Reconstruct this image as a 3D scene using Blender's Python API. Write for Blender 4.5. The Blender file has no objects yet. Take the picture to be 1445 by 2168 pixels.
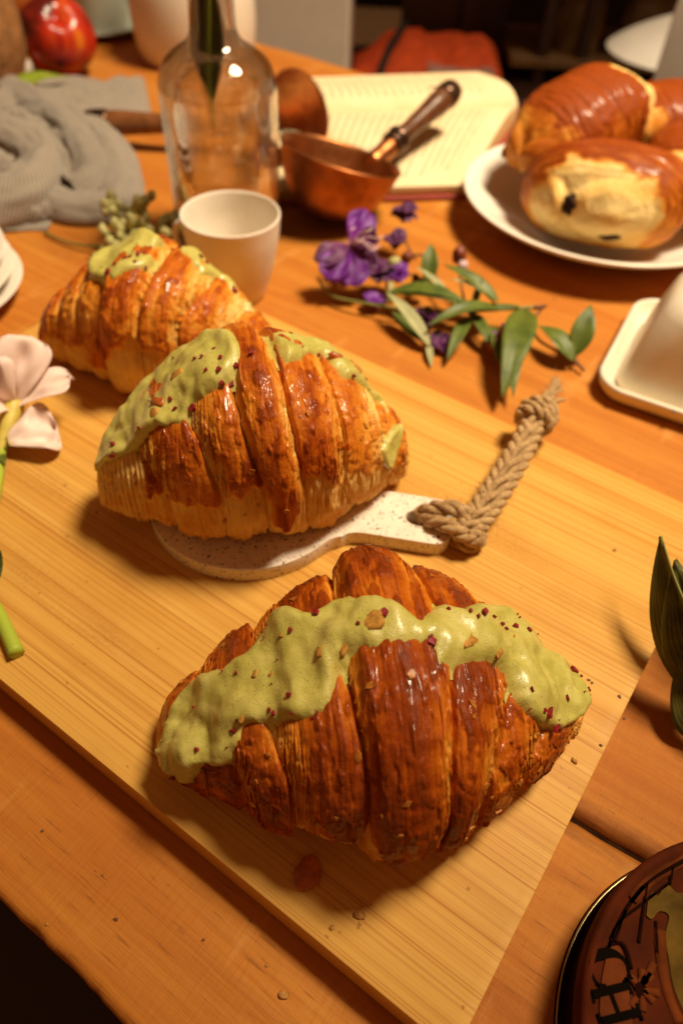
import bpy, bmesh, math, random
import numpy as np
from mathutils import Vector, Matrix

# ------------------------------------------------------------------ camera, world, lamp, exposure
SC = bpy.context.scene
COL = SC.collection
H = 0.315                                   # camera height above the table top, metres
FPX, CX, CY = 1561.0, 722.5, 1084.0         # focal length and centre in photograph pixels (1445 x 2168)
PITCH, ROLL = math.radians(48.0), math.radians(-3.0)
_fw = np.array([0, math.cos(PITCH), -math.sin(PITCH)])
_ri0 = np.array([1.0, 0, 0]); _dn0 = np.cross(_fw, _ri0)
_ri = _ri0 * math.cos(ROLL) + _dn0 * math.sin(ROLL)
_dn = -_ri0 * math.sin(ROLL) + _dn0 * math.cos(ROLL)
_o = np.array([0, 0, H])

cam_data = bpy.data.cameras.new("camera")
cam = bpy.data.objects.new("camera", cam_data); COL.objects.link(cam)
up = -_dn; bk = -_fw
cam.matrix_world = Matrix(((_ri[0], up[0], bk[0], 0), (_ri[1], up[1], bk[1], 0), (_ri[2], up[2], bk[2], H), (0, 0, 0, 1)))
cam_data.sensor_fit = 'VERTICAL'; cam_data.sensor_height = 36.0; cam_data.sensor_width = 36.0
cam_data.lens = FPX / 2168.0 * 36.0
cam_data.clip_start = 0.01; cam_data.clip_end = 50
cam_data.dof.use_dof = True
cam_data.dof.focus_distance = 0.285
cam_data.dof.aperture_fstop = 6.2
SC.camera = cam

W = bpy.data.worlds.new("World"); SC.world = W; W.use_nodes = True
bg = W.node_tree.nodes["Background"]
bg.inputs[0].default_value = (1.0, 0.40, 0.13, 1); bg.inputs[1].default_value = 0.185

kl = bpy.data.lights.new("key_lamp", 'SPOT'); kl.energy = 395; kl.color = (1.0, 0.81, 0.54)
kl.spot_size = math.radians(54); kl.spot_blend = 1.0; kl.shadow_soft_size = 0.27
key = bpy.data.objects.new("key_lamp", kl); COL.objects.link(key)
KEY = Vector((0.80, 0.66, 2.02)); key.location = KEY
key.rotation_euler = (Vector((0.17, 0.74, 0.02)) - KEY).to_track_quat('-Z', 'Y').to_euler()

SC.view_settings.view_transform = 'Standard'; SC.view_settings.look = 'None'
SC.view_settings.exposure = 0.0; SC.view_settings.gamma = 1.0
SC.render.engine = 'CYCLES'
SC.cycles.use_denoising = True
SC.cycles.max_bounces = 10; SC.cycles.transmission_bounces = 10; SC.cycles.transparent_max_bounces = 12
SC.cycles.sample_clamp_indirect = 4.0
SC.cycles.caustics_refractive = False; SC.cycles.caustics_reflective = False

random.seed(7)
RNG = np.random.default_rng(7)

# ------------------------------------------------------------------ geometry helpers
def P(px, py, z=0.0):
    """photo pixel -> point on the horizontal plane at height z"""
    d = _ri * (px - CX) + _dn * (py - CY) + _fw * FPX
    return _o + d * ((z - H) / d[2])
def PY(px, py, y):
    """photo pixel -> point on the upright plane at distance y"""
    d = _ri * (px - CX) + _dn * (py - CY) + _fw * FPX
    return _o + d * (y / d[1])
def PR(w):
    v = np.atleast_2d(w) - _o; z = v @ _fw
    return np.stack([CX + FPX * (v @ _ri) / z, CY + FPX * (v @ _dn) / z], 1)

_perm = np.random.default_rng(11).permutation(256); _perm = np.concatenate([_perm, _perm])
_val = np.random.default_rng(12).uniform(-1, 1, 256)
def vnoise(x, y, z=0.0):
    x, y, z = np.broadcast_arrays(np.asarray(x, float), np.asarray(y, float), np.asarray(z, float))
    xi = np.floor(x).astype(int); yi = np.floor(y).astype(int); zi = np.floor(z).astype(int)
    fx = x - xi; fy = y - yi; fz = z - zi
    fx = fx * fx * (3 - 2 * fx); fy = fy * fy * (3 - 2 * fy); fz = fz * fz * (3 - 2 * fz)
    def h(a, b, c): return _val[_perm[(_perm[(_perm[(xi + a) & 255] + yi + b) & 255] + zi + c) & 255]]
    x0 = h(0,0,0) * (1-fx) + h(1,0,0) * fx; x1 = h(0,1,0) * (1-fx) + h(1,1,0) * fx
    x2 = h(0,0,1) * (1-fx) + h(1,0,1) * fx; x3 = h(0,1,1) * (1-fx) + h(1,1,1) * fx
    return (x0 * (1-fy) + x1 * fy) * (1-fz) + (x2 * (1-fy) + x3 * fy) * fz
def fbm(x, y, z=0.0, oct=4, gain=0.5):
    s = 0; a = 1.0; n = 0
    for i in range(oct):
        k = 2.03 ** i
        s = s + a * vnoise(np.asarray(x) * k + 17.3 * i, np.asarray(y) * k + 5.1 * i, np.asarray(z) * k + 9.7 * i); n += a; a *= gain
    return s / n
def sstep(a, b, x):
    t = np.clip((x - a) / (b - a), 0, 1); return t * t * (3 - 2 * t)

def link(o, parent=None):
    COL.objects.link(o)
    if parent is not None: o.parent = parent
    return o
def mesh_obj(name, V, F, mat, parent=None, smooth=True, attrs=None, uv=None, loc=None):
    """V (n,3); F list of faces or (m,4) array"""
    V = np.asarray(V, float)
    me = bpy.data.meshes.new(name)
    if isinstance(F, np.ndarray):
        m, k = F.shape
        me.vertices.add(len(V)); me.vertices.foreach_set("co", V.ravel())
        me.loops.add(m * k); me.loops.foreach_set("vertex_index", F.ravel().astype(np.int32))
        me.polygons.add(m); me.polygons.foreach_set("loop_start", np.arange(0, m * k, k, dtype=np.int32))
        me.update(calc_edges=True); me.validate()
    else:
        me.from_pydata(V.tolist(), [], F); me.update()
    if smooth: me.polygons.foreach_set("use_smooth", np.ones(len(me.polygons), bool))
    for n, a in (attrs or {}).items():
        at = me.attributes.new(n, 'FLOAT', 'POINT'); at.data.foreach_set("value", np.asarray(a, np.float32).ravel())
    if uv is not None:
        vi = np.empty(len(me.loops), np.int32); me.loops.foreach_get("vertex_index", vi)
        l = me.uv_layers.new(name="UVMap"); l.data.foreach_set("uv", np.asarray(uv, np.float32)[vi].ravel())
    me.materials.append(mat)
    o = bpy.data.objects.new(name, me)
    if loc is not None: o.location = loc
    return link(o, parent)
def grid_faces(nu, nv, wu=False, wv=False):
    iu = np.arange(nu if wu else nu - 1); iv = np.arange(nv if wv else nv - 1)
    a, b = np.meshgrid(iu, iv, indexing='ij'); a2 = (a + 1) % nu; b2 = (b + 1) % nv
    return np.stack([a * nv + b, a2 * nv + b, a2 * nv + b2, a * nv + b2], -1).reshape(-1, 4)
def grid_obj(name, G, mat, parent=None, wu=False, wv=False, attrs=None, uv=None, smooth=True, loc=None, flip=False):
    nu, nv = G.shape[:2]; F = grid_faces(nu, nv, wu, wv)
    if flip: F = F[:, ::-1].copy()
    return mesh_obj(name, G.reshape(-1, 3), F, mat, parent, smooth, attrs, None if uv is None else uv.reshape(-1, 2), loc)
def bez(pts, n):
    """smooth curve through points (Catmull-Rom), n samples"""
    p = np.asarray(pts, float); p = np.vstack([2 * p[0] - p[1], p, 2 * p[-1] - p[-2]])
    m = len(p) - 3; out = []
    for s in np.linspace(0, m - 1e-6, n):
        i = int(s); t = s - i; a, b, c, d = p[i:i + 4]
        out.append(.5 * (2*b + (c - a) * t + (2*a - 5*b + 4*c - d) * t*t + (3*b - a - 3*c + d) * t**3))
    return np.array(out)
def frames(path):
    T = np.gradient(path, axis=0); T /= np.linalg.norm(T, axis=1)[:, None] + 1e-12
    n = np.cross(T[0], [0, 0, 1.0]);
    if np.linalg.norm(n) < 1e-3: n = np.cross(T[0], [1.0, 0, 0])
    n /= np.linalg.norm(n); Ns = []
    for t in T:
        n = n - t * (n @ t); n /= np.linalg.norm(n) + 1e-12; Ns.append(n)
    Ns = np.array(Ns); return T, Ns, np.cross(T, Ns)
def tube_grid(path, rad, seg=10, flat=1.0):
    path = np.asarray(path, float); rad = np.broadcast_to(np.asarray(rad, float), (len(path),))
    T, A, B = frames(path)
    a = np.linspace(0, 2 * np.pi, seg, endpoint=False)
    G = path[:, None] + rad[:, None, None] * (np.cos(a)[None, :, None] * A[:, None] + flat * np.sin(a)[None, :, None] * B[:, None])
    G = np.concatenate([np.repeat(path[:1, None], seg, 1), G, np.repeat(path[-1:, None], seg, 1)], 0)
    return G
def tube(name, path, rad, mat, parent=None, seg=10, flat=1.0):
    return grid_obj(name, tube_grid(path, rad, seg, flat), mat, parent, wv=True)
def lathe_grid(prof, seg=64):
    p = np.asarray(prof, float); a = np.linspace(0, 2 * np.pi, seg, endpoint=False)
    return np.stack([p[:, None, 0] * np.cos(a), p[:, None, 0] * np.sin(a), np.repeat(p[:, 1:2], seg, 1)], -1)
def smooth_prof(prof, n):
    """resample a profile as a smooth curve"""
    q = np.array([(x, 0, z) for x, z in prof]); r = bez(q, n); r[:, 0] = np.maximum(r[:, 0], 0); return r[:, [0, 2]]
def lathe(name, prof, mat, parent=None, seg=64, M=None, loc=None, noise=0):
    G = lathe_grid(prof, seg)
    if noise: G = G * (1 + noise * fbm(G[..., 0] * 40, G[..., 1] * 40, G[..., 2] * 40, 2))[..., None]
    if M is not None:
        R = np.array(M)
        G = G @ R[:3, :3].T + R[:3, 3]
    return grid_obj(name, G, mat, parent, wv=True, loc=loc)
def box(name, c, s, mat, parent=None, bevel=0.0, rot=None):
    bm = bmesh.new(); bmesh.ops.create_cube(bm, size=1.0); bmesh.ops.scale(bm, vec=Vector(s), verts=bm.verts)
    if bevel > 0: bmesh.ops.bevel(bm, geom=bm.edges[:], offset=bevel, segments=3, affect='EDGES', profile=.5)
    me = bpy.data.meshes.new(name); bm.to_mesh(me); bm.free(); me.materials.append(mat)
    o = bpy.data.objects.new(name, me); o.location = c
    if rot is not None: o.rotation_euler = rot
    return link(o, parent)
def prism(name, outline, z0, z1, mat, parent=None, holes=(), bevel=0.0, seg=3):
    """flat shape with thickness from a 2-D outline (and holes), edges rounded"""
    bm = bmesh.new()
    loops = []
    for ring in (outline, *holes):
        vs = [bm.verts.new((x, y, z1)) for x, y in ring]
        loops.append([bm.edges.new((vs[i], vs[(i + 1) % len(vs)])) for i in range(len(vs))])
    r = bmesh.ops.triangle_fill(bm, use_beauty=True, use_dissolve=False, edges=bm.edges[:])
    faces = [g for g in r['geom'] if isinstance(g, bmesh.types.BMFace)]
    ext = bmesh.ops.extrude_face_region(bm, geom=faces)
    vs = [g for g in ext['geom'] if isinstance(g, bmesh.types.BMVert)]
    bmesh.ops.translate(bm, vec=(0, 0, z0 - z1), verts=vs)
    bmesh.ops.recalc_face_normals(bm, faces=bm.faces[:])
    if bevel > 0:
        es = [e for e in bm.edges if len(e.link_faces) == 2 and e.calc_face_angle(0) > .9]
        bmesh.ops.bevel(bm, geom=es, offset=bevel, segments=seg, affect='EDGES', profile=.5, clamp_overlap=True)
    me = bpy.data.meshes.new(name); bm.to_mesh(me); bm.free(); me.materials.append(mat)
    for p in me.polygons: p.use_smooth = True
    me.set_sharp_from_angle(angle=math.radians(40))
    o = bpy.data.objects.new(name, me); return link(o, parent)

def tag(o, label, cat=None, group=None, kind=None):
    if label: o['label'] = label
    if cat: o['category'] = cat
    if group: o['group'] = group
    if kind: o['kind'] = kind
    return o
def thing(name, label, cat, loc=(0, 0, 0), rotz=0.0, group=None):
    o = bpy.data.objects.new(name, None); o.empty_display_size = 0.01
    o.location = loc; o.rotation_euler = (0, 0, rotz)
    return tag(link(o), label, cat, group)

# ------------------------------------------------------------------ material helpers
class NT:
    def __init__(s, name):
        s.m = bpy.data.materials.new(name); s.m.use_nodes = True; s.t = s.m.node_tree
        s.b = s.t.nodes["Principled BSDF"]; s.out = s.t.nodes["Material Output"]
    def n(s, typ, **kw):
        x = s.t.nodes.new(typ)
        for k, v in kw.items():
            if k.startswith('_'): setattr(x, k[1:], v)
        return x
    def set(s, node, key, v):
        if hasattr(v, 'is_output'): s.t.links.new(v, node.inputs[key])
        elif v is not None: node.inputs[key].default_value = v
    def coord(s, kind='Object', scale=(1, 1, 1), rot=(0, 0, 0), loc=(0, 0, 0)):
        c = s.n('ShaderNodeTexCoord'); mp = s.n('ShaderNodeMapping')
        s.t.links.new(c.outputs[kind], mp.inputs[0])
        mp.inputs['Scale'].default_value = scale; mp.inputs['Rotation'].default_value = rot; mp.inputs['Location'].default_value = loc
        return mp.outputs[0]
    def noise(s, vec, scale=1.0, detail=3.0, rough=.55, dist=0.0):
        x = s.n('ShaderNodeTexNoise'); s.t.links.new(vec, x.inputs['Vector'])
        x.inputs['Scale'].default_value = scale; x.inputs['Detail'].default_value = detail
        x.inputs['Roughness'].default_value = rough; x.inputs['Distortion'].default_value = dist
        return x.outputs['Fac']
    def wave(s, vec, scale, dist=0, detail=2, dscale=1, direction='X'):
        x = s.n('ShaderNodeTexWave', _wave_type='BANDS', _bands_direction=direction); s.t.links.new(vec, x.inputs['Vector'])
        x.inputs['Scale'].default_value = scale; x.inputs['Distortion'].default_value = dist
        x.inputs['Detail'].default_value = detail; x.inputs['Detail Scale'].default_value = dscale
        return x.outputs['Fac']
    def voro(s, vec, scale, feature='F1', out='Distance', rnd=1.0):
        x = s.n('ShaderNodeTexVoronoi', _feature=feature); s.t.links.new(vec, x.inputs['Vector'])
        x.inputs['Scale'].default_value = scale; x.inputs['Randomness'].default_value = rnd
        return x.outputs[out]
    def ramp(s, fac, stops, interp='LINEAR'):
        x = s.n('ShaderNodeValToRGB'); s.t.links.new(fac, x.inputs[0]); e = x.color_ramp.elements
        x.color_ramp.interpolation = interp
        while len(e) < len(stops): e.new(0.5)
        for i, (p, c) in enumerate(stops):
            e[i].position = p; e[i].color = (*c, 1) if not np.isscalar(c) else (c, c, c, 1)
        return x.outputs[0]
    def math(s, op, a, b=None, c=None, clamp=False):
        x = s.n('ShaderNodeMath', _operation=op, _use_clamp=clamp)
        for i, v in enumerate((a, b, c)):
            if v is not None: s.set(x, i, v)
        return x.outputs[0]
    def mix(s, fac, a, b, mode='MIX'):
        x = s.n('ShaderNodeMix', _data_type='RGBA', _blend_type=mode)
        s.set(x, 0, fac)
        for k, v in ((6, a), (7, b)):
            if isinstance(v, tuple): v = (*v, 1) if len(v) == 3 else v
            s.set(x, k, v)
        return x.outputs[2]
    def attr(s, name):
        x = s.n('ShaderNodeAttribute'); x.attribute_name = name; return x.outputs['Fac']
    def sep(s, vec):
        x = s.n('ShaderNodeSeparateXYZ'); s.t.links.new(vec, x.inputs[0]); return x.outputs
    def bump(s, h, strength=.3, dist=.001, prev=None):
        x = s.n('ShaderNodeBump'); s.set(x, 'Height', h); x.inputs['Strength'].default_value = strength; x.inputs['Distance'].default_value = dist
        if prev is not None: s.t.links.new(prev, x.inputs['Normal'])
        return x.outputs[0]
    def done(s, color=None, rough=None, normal=None, metal=None, **kw):
        if isinstance(color, tuple) and len(color) == 3: color = (*color, 1)
        s.set(s.b, 'Base Color', color); s.set(s.b, 'Roughness', rough); s.set(s.b, 'Metallic', metal)
        if normal is not None: s.set(s.b, 'Normal', normal)
        for k, v in kw.items(): s.set(s.b, k.replace('_', ' '), v)
        return s.m

def simple(name, col, rough=.5, var=.25, scale=60, bump=.0, bscale=300, bdist=.0005, metal=0.0, **kw):
    n = NT(name); v = n.coord('Object')
    f = n.noise(v, scale, 4)
    dark = tuple(c * (1 - var) for c in col); lite = tuple(min(1, c * (1 + var * .6)) for c in col)
    c = n.ramp(f, [(.3, dark), (.7, lite)])
    r = n.math('MULTIPLY_ADD', n.noise(v, scale * 2.3, 3), .25, rough - .12)
    nm = n.bump(n.noise(v, bscale, 4), bump, bdist) if bump else None
    return n.done(c, r, nm, metal, **kw)

# ------------------------------------------------------------------ materials
def m_table():
    n = NT('table_wood'); v = n.coord('Object')
    warp = n.noise(n.coord('Object', (1.6, 7, 7)), 2.0, 3)
    vs = n.sep(v)
    yy = n.math('MULTIPLY_ADD', warp, .05, vs[1])
    cmb = n.n('ShaderNodeCombineXYZ'); n.set(cmb, 0, n.math('MULTIPLY', vs[0], .06)); n.set(cmb, 1, yy); n.set(cmb, 2, vs[2])
    rings = n.noise(cmb.outputs[0], 55, 3, .6, .6)
    fine = n.noise(n.coord('Object', (9, 260, 60)), 1.0, 5, .7)
    broad = n.noise(n.coord('Object', (2.2, 5, 5)), 1.5, 4)
    c = n.ramp(rings, [(.30, (.39, .125, .016)), (.47, (.53, .200, .030)), (.62, (.58, .245, .040)), (.75, (.47, .160, .021))])
    c = n.mix(n.ramp(fine, [(.42, 0.0), (.75, .55)]), c, (.30, .095, .02), 'MIX')
    c = n.mix(n.ramp(broad, [(.35, 0.0), (.62, .65)]), c, (.38, .115, .017))
    # dents, scratches and dark specks
    speck = n.ramp(n.noise(n.coord('Object', (70, 190, 90)), 1.0, 3, .6), [(.70, 0.0), (.76, .75)])
    c = n.mix(speck, c, (.10, .035, .012))
    scuff = n.ramp(n.noise(n.coord('Object', (40, 9, 9), rot=(0, 0, .15)), 1.0, 5, .65), [(.58, 0.0), (.70, .5)])
    c = n.mix(scuff, c, (.62, .31, .085))
    sd_ = n.math('ABSOLUTE', n.math('SUBTRACT', vs[1], n.math('MULTIPLY_ADD', vs[0], .05, .1548)))
    near_ = n.math('ADD', sd_, n.math('MULTIPLY', n.math('SUBTRACT', n.noise(n.coord('Object', (14, 90, 90)), 1.0, 5, .7), .5), .022))
    c = n.mix(n.ramp(n.math('MULTIPLY', near_, 42), [(.06, .92), (.46, 0.0)]), c, (.15, .036, .008))
    pores = n.ramp(n.noise(n.coord('Object', (45, 700, 200)), 1.0, 2, .6), [(.62, 0.0), (.70, .55)])
    c = n.mix(pores, c, (.22, .075, .018))
    saw = n.noise(n.coord('Object', (420, 26, 26), rot=(0, 0, .12)), 1.0, 4, .65)
    h = n.math('ADD', n.math('MULTIPLY', fine, .7), n.math('MULTIPLY', saw, .8))
    nm = n.bump(h, .8, .0010, n.bump(n.noise(v, 900, 3), .25, .0004))
    r = n.math('MULTIPLY_ADD', broad, .25, .40)
    return n.done(c, r, nm, Specular_IOR_Level=.12)

def m_bamboo():
    n = NT('bamboo'); v = n.coord('Object')
    f1 = n.noise(n.coord('Object', (1.1, 540, 60)), 1.0, 4, .75)
    f2 = n.noise(n.coord('Object', (3.5, 900, 200)), 1.0, 2, .6)
    strip = n.noise(n.coord('Object', (.5, 48, 1)), 1.0, 1, .5)
    c = n.ramp(strip, [(.3, (.60, .315, .062)), (.5, (.66, .375, .086)), (.7, (.56, .28, .052))])
    c = n.mix(n.ramp(f1, [(.53, 0.0), (.64, .85)]), c, (.41, .155, .026))
    c = n.mix(n.ramp(f2, [(.52, 0.0), (.72, .55)]), c, (.43, .175, .032))
    c = n.mix(n.ramp(f1, [(.28, .5), (.42, 0.0)]), c, (.70, .44, .14))
    # the nodes of the cane: faint bands across the grain
    vs = n.sep(v)
    knuck = n.noise(n.coord('Object', (5.2, 26, 1)), 1.0, 1, .4)
    kn = n.math('MULTIPLY', n.ramp(knuck, [(.60, 0.0), (.67, .38), (.74, 0.0)]), n.ramp(n.noise(v, 500, 2), [(.4, .2), (.7, 1.0)]))
    c = n.mix(kn, c, (.33, .13, .03))
    cuts = None
    for rot, off in ((.5, 0), (-.35, 3), (1.1, 7), (.1, 11)):
        k = n.ramp(n.noise(n.coord('Object', (9, 900, 1), rot=(0, 0, rot), loc=(off, off, 0)), 1.0, 1, .4), [(.735, 0.0), (.75, 1.0)])
        k = n.math('MULTIPLY', k, n.ramp(n.noise(n.coord('Object', (6, 6, 1), loc=(off * 2, 0, 0)), 2.0, 2), [(.48, 0.0), (.6, 1.0)]))
        cuts = k if cuts is None else n.math('MAXIMUM', cuts, k)
    c = n.mix(n.math('MULTIPLY', cuts, .45), c, (.74, .50, .20))
    stain = n.noise(n.coord('Object', (11, 15, 1)), 1.0, 5, .62)
    c = n.mix(n.ramp(stain, [(.52, 0.0), (.68, .35)]), c, (.44, .19, .036))
    dots = n.ramp(n.noise(n.coord('Object', (1, 1, 1)), 260, 2, .5), [(.735, 0.0), (.76, .6)])
    c = n.mix(dots, c, (.25, .10, .02))
    nm = n.bump(n.math('SUBTRACT', n.math('ADD', f1, f2), cuts), .22, .0004)
    return n.done(c, n.math('MULTIPLY_ADD', stain, -.35, .62), nm, Specular_IOR_Level=.12)

def m_terrazzo():
    n = NT('terrazzo'); v = n.coord('Object')
    base = n.ramp(n.noise(v, 90, 3), [(.3, (.74, .64, .53)), (.7, (.83, .74, .63))])
    for sc, lo, col in ((620, .26, (.035, .022, .015)), (380, .22, (.05, .03, .018)), (1000, .30, (.14, .075, .04))):
        d = n.voro(v, sc); k = n.voro(v, sc, out='Color')
        rnd = n.sep(k)[0]
        th = n.math('MULTIPLY', n.math('SUBTRACT', rnd, .56), lo * 3.2)
        base = n.mix(n.math('LESS_THAN', d, th), base, col)
    nm = n.bump(n.noise(v, 700, 3), .15, .0004)
    return n.done(base, .62, nm)

def m_crust():
    n = NT('croissant_crust'); v = n.coord('Object')
    a = n.attr('crust')
    a = n.math('ADD', a, n.math('MULTIPLY', n.math('SUBTRACT', n.noise(v, 170, 5, .65), .5), .42))
    a = n.math('ADD', a, n.math('MULTIPLY', n.math('SUBTRACT', n.noise(v, 900, 3, .6), .5), .22))
    c = n.ramp(a, [(0.0, (.80, .52, .17)), (.18, (.72, .36, .066)), (.38, (.62, .215, .018)), (.56, (.48, .115, .0065)), (.76, (.28, .045, .003)), (1.0, (.11, .016, .002))])
    g = n.attr('gloss')
    r = n.math('SUBTRACT', n.math('MULTIPLY_ADD', n.noise(v, 260, 4), .5, .26), n.math('MULTIPLY', g, .2), clamp=True)
    nm = n.bump(n.noise(v, 420, 5, .65), .5, .0012, n.bump(n.noise(v, 1900, 3), .3, .0004))
    return n.done(c, r, nm, Specular_IOR_Level=n.math('MULTIPLY_ADD', g, .16, .03), Coat_Weight=n.math('MULTIPLY', g, .42, clamp=True), Coat_Roughness=.13,
                  Subsurface_Weight=.06, Subsurface_Radius=(.004, .0015, .0006), Subsurface_Scale=1.0)

def m_cream():
    n = NT('green_cream'); v = n.coord('Object')
    c = n.ramp(n.noise(v, 110, 6, .68), [(.28, (.42, .385, .070)), (.5, (.53, .48, .115)), (.72, (.64, .57, .185))])
    toast = n.math('ADD', n.attr('toast'), n.math('MULTIPLY', n.math('SUBTRACT', n.noise(v, 140, 4), .5), .9))
    c = n.mix(n.ramp(toast, [(.34, 0.0), (.72, .75)]), c, (.50, .30, .065))
    pits = n.voro(v, 1500)
    c = n.mix(n.ramp(pits, [(.10, .55), (.30, 0.0)]), c, (.22, .21, .03))
    pit2 = n.voro(v, 640); pr = n.sep(n.voro(v, 640, out='Color'))[0]
    hole_ = n.math('LESS_THAN', pit2, n.math('MULTIPLY', n.math('SUBTRACT', pr, .45), .45))
    c = n.mix(n.math('MULTIPLY', hole_, .62), c, (.21, .18, .025))
    spk = n.ramp(n.noise(v, 1300, 2), [(.70, 0.0), (.75, .8)])
    c = n.mix(spk, c, (.10, .09, .02))
    nm = n.bump(n.ramp(pits, [(.05, 0.0), (.45, 1.0)]), .35, .0004, n.bump(hole_, -.6, .0007, n.bump(n.noise(v, 300, 4, .55), .25, .0012)))
    return n.done(c, n.math('MULTIPLY_ADD', n.noise(v, 400, 4), .35, .20), nm, Specular_IOR_Level=.5, Coat_Weight=.22, Coat_Roughness=.22,
                  Subsurface_Weight=.12, Subsurface_Radius=(.004, .004, .001), Subsurface_Scale=1.0)

def m_copper():
    n = NT('copper'); v = n.coord('Object')
    f = n.noise(v, 45, 5, .6)
    c = n.ramp(f, [(.3, (.30, .105, .035)), (.55, (.46, .18, .065)), (.75, (.24, .075, .024))])
    r = n.math('MULTIPLY_ADD', n.noise(v, 110, 4), .3, .26)
    return n.done(c, r, n.bump(n.noise(v, 260, 3), .12, .0006), 1.0)

def m_cloth():
    n = NT('ribbed_linen'); v = n.coord('UV')
    w = n.wave(v, 30, .6, 2, 3, 'X'); w2 = n.wave(v, 36, .5, 2, 3, 'Y')
    c = n.ramp(w, [(.15, (.16, .134, .108)), (.7, (.43, .37, .31))])
    c = n.mix(n.ramp(n.noise(v, 9, 4), [(.35, 0.0), (.7, .35)]), c, (.22, .19, .16))
    nm = n.bump(n.math('ADD', w, n.math('MULTIPLY', w2, .3)), .6, .0012)
    return n.done(c, .9, nm, Sheen_Weight=.2)

def m_page():
    n = NT('book_page'); v = n.coord('UV'); s = n.sep(v)
    base = n.ramp(n.noise(n.coord('Object'), 40, 4), [(.3, (.72, .565, .325)), (.7, (.80, .65, .41))])
    line = n.math('FRACT', n.math('MULTIPLY', s[0], 27.0)); ink = n.math('LESS_THAN', line, .42)
    row = n.math('FLOOR', n.math('MULTIPLY', s[0], 27.0))
    cv = n.n('ShaderNodeCombineXYZ'); n.set(cv, 0, n.math('MULTIPLY', row, 7.31)); n.set(cv, 1, n.math('MULTIPLY', s[1], 55.0))
    word = n.ramp(n.noise(cv.outputs[0], 1.0, 1), [(.36, 0.0), (.42, 1.0)])
    rag = n.noise(cv.outputs[0], .0, 0)
    cr = n.n('ShaderNodeTexWhiteNoise', _noise_dimensions='1D'); n.set(cr, 'W', row)
    end = n.math('MULTIPLY_ADD', cr.outputs['Value'], -.22, .92)
    area = n.math('MULTIPLY', n.math('MULTIPLY', n.math('GREATER_THAN', s[0], .14), n.math('LESS_THAN', s[0], .90)),
                  n.math('MULTIPLY', n.math('GREATER_THAN', s[1], .16), n.math('LESS_THAN', s[1], end)))
    k = n.math('MULTIPLY', n.math('MULTIPLY', ink, word), n.math('MULTIPLY', area, .36))
    return n.done(n.mix(k, base, (.13, .085, .045)), .75)

def m_glass():
    n = NT('bottle_glass')
    g = n.n('ShaderNodeBsdfGlass'); g.inputs['IOR'].default_value = 1.46; g.inputs['Roughness'].default_value = 0.0
    g.inputs['Color'].default_value = (.97, .97, .95, 1)
    tr = n.n('ShaderNodeBsdfTransparent'); tr.inputs[0].default_value = (.97, .96, .94, 1)
    mx = n.n('ShaderNodeMixShader'); mx.inputs[0].default_value = .5
    n.t.links.new(tr.outputs[0], mx.inputs[1]); n.t.links.new(g.outputs[0], mx.inputs[2])
    n.t.links.new(mx.outputs[0], n.out.inputs[0]); return n.m

def m_nectarine():
    n = NT('nectarine_skin'); v = n.coord('Object')
    f = n.noise(v, 17, 3, .5, .8)
    c = n.ramp(f, [(.36, (.10, .006, .004)), (.48, (.46, .022, .008)), (.58, (.55, .07, .010)), (.70, (.72, .27, .02))])
    return n.done(c, .26, n.bump(n.noise(v, 400, 2), .06, .0004))

def m_leaf(name, a, b, rough=.45, lines=9.0):
    n = NT(name); v = n.coord('UV'); s = n.sep(v)
    vein = n.math('ABSOLUTE', n.math('SUBTRACT', n.math('FRACT', n.math('MULTIPLY', s[1], lines)), .5))
    c = n.ramp(n.noise(n.coord('Object'), 90, 3), [(.3, a), (.7, b)])
    c = n.mix(n.ramp(vein, [(.40, 0.0), (.49, .55)]), c, tuple(min(1, x * 2.1) for x in b))
    return n.done(c, rough, n.bump(vein, .35, .0008), Specular_IOR_Level=.35, Subsurface_Weight=.05, Subsurface_Radius=(.002, .003, .001), Subsurface_Scale=1.0)

def m_petal(name, a, b, tip):
    n = NT(name); v = n.coord('UV'); s = n.sep(v)
    c = n.ramp(s[0], [(0.0, tip), (.13, a), (.8, b)])
    c = n.mix(n.ramp(n.noise(n.coord('Object'), 150, 4), [(.4, 0.0), (.7, .2)]), c, tuple(x * .6 for x in b))
    vein = n.noise(n.coord('UV', (2, 40, 1)), 1.0, 2)
    return n.done(c, .55, n.bump(vein, .25, .0005), Sheen_Weight=.15, Subsurface_Weight=.1, Subsurface_Radius=(.003, .002, .002), Subsurface_Scale=1.0)

def m_jute():
    n = NT('jute'); v = n.coord('Object')
    c = n.ramp(n.noise(v, 420, 4, .7), [(.3, (.24, .135, .052)), (.5, (.44, .28, .125)), (.72, (.60, .42, .22))])
    return n.done(c, .9, n.bump(n.noise(v, 1500, 3), .6, .0006))

def m_pain():
    n = NT('pain_crust'); v = n.coord('Object'); a = n.attr('crust')
    a = n.math('ADD', a, n.math('MULTIPLY', n.math('SUBTRACT', n.noise(v, 70, 5, .6), .5), .35))
    c = n.ramp(a, [(0.0, (.80, .62, .27)), (.22, (.74, .47, .14)), (.42, (.64, .27, .040)), (.62, (.50, .145, .012)), (.85, (.27, .050, .005))])
    return n.done(c, n.math('MULTIPLY_ADD', n.noise(v, 130, 4), .4, .28), n.bump(n.noise(v, 190, 5, .65), .6, .0022), Specular_IOR_Level=.12, Coat_Weight=n.ramp(a, [(.40, 0.0), (.58, .22)]), Coat_Roughness=.2)

def m_darkwood(name, a, b, rough=.4):
    n = NT(name); f = n.noise(n.coord('Object', (30, 30, 4)), 6.0, 4, .65)
    return n.done(n.ramp(f, [(.3, a), (.7, b)]), rough, n.bump(f, .15, .0005))

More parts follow.
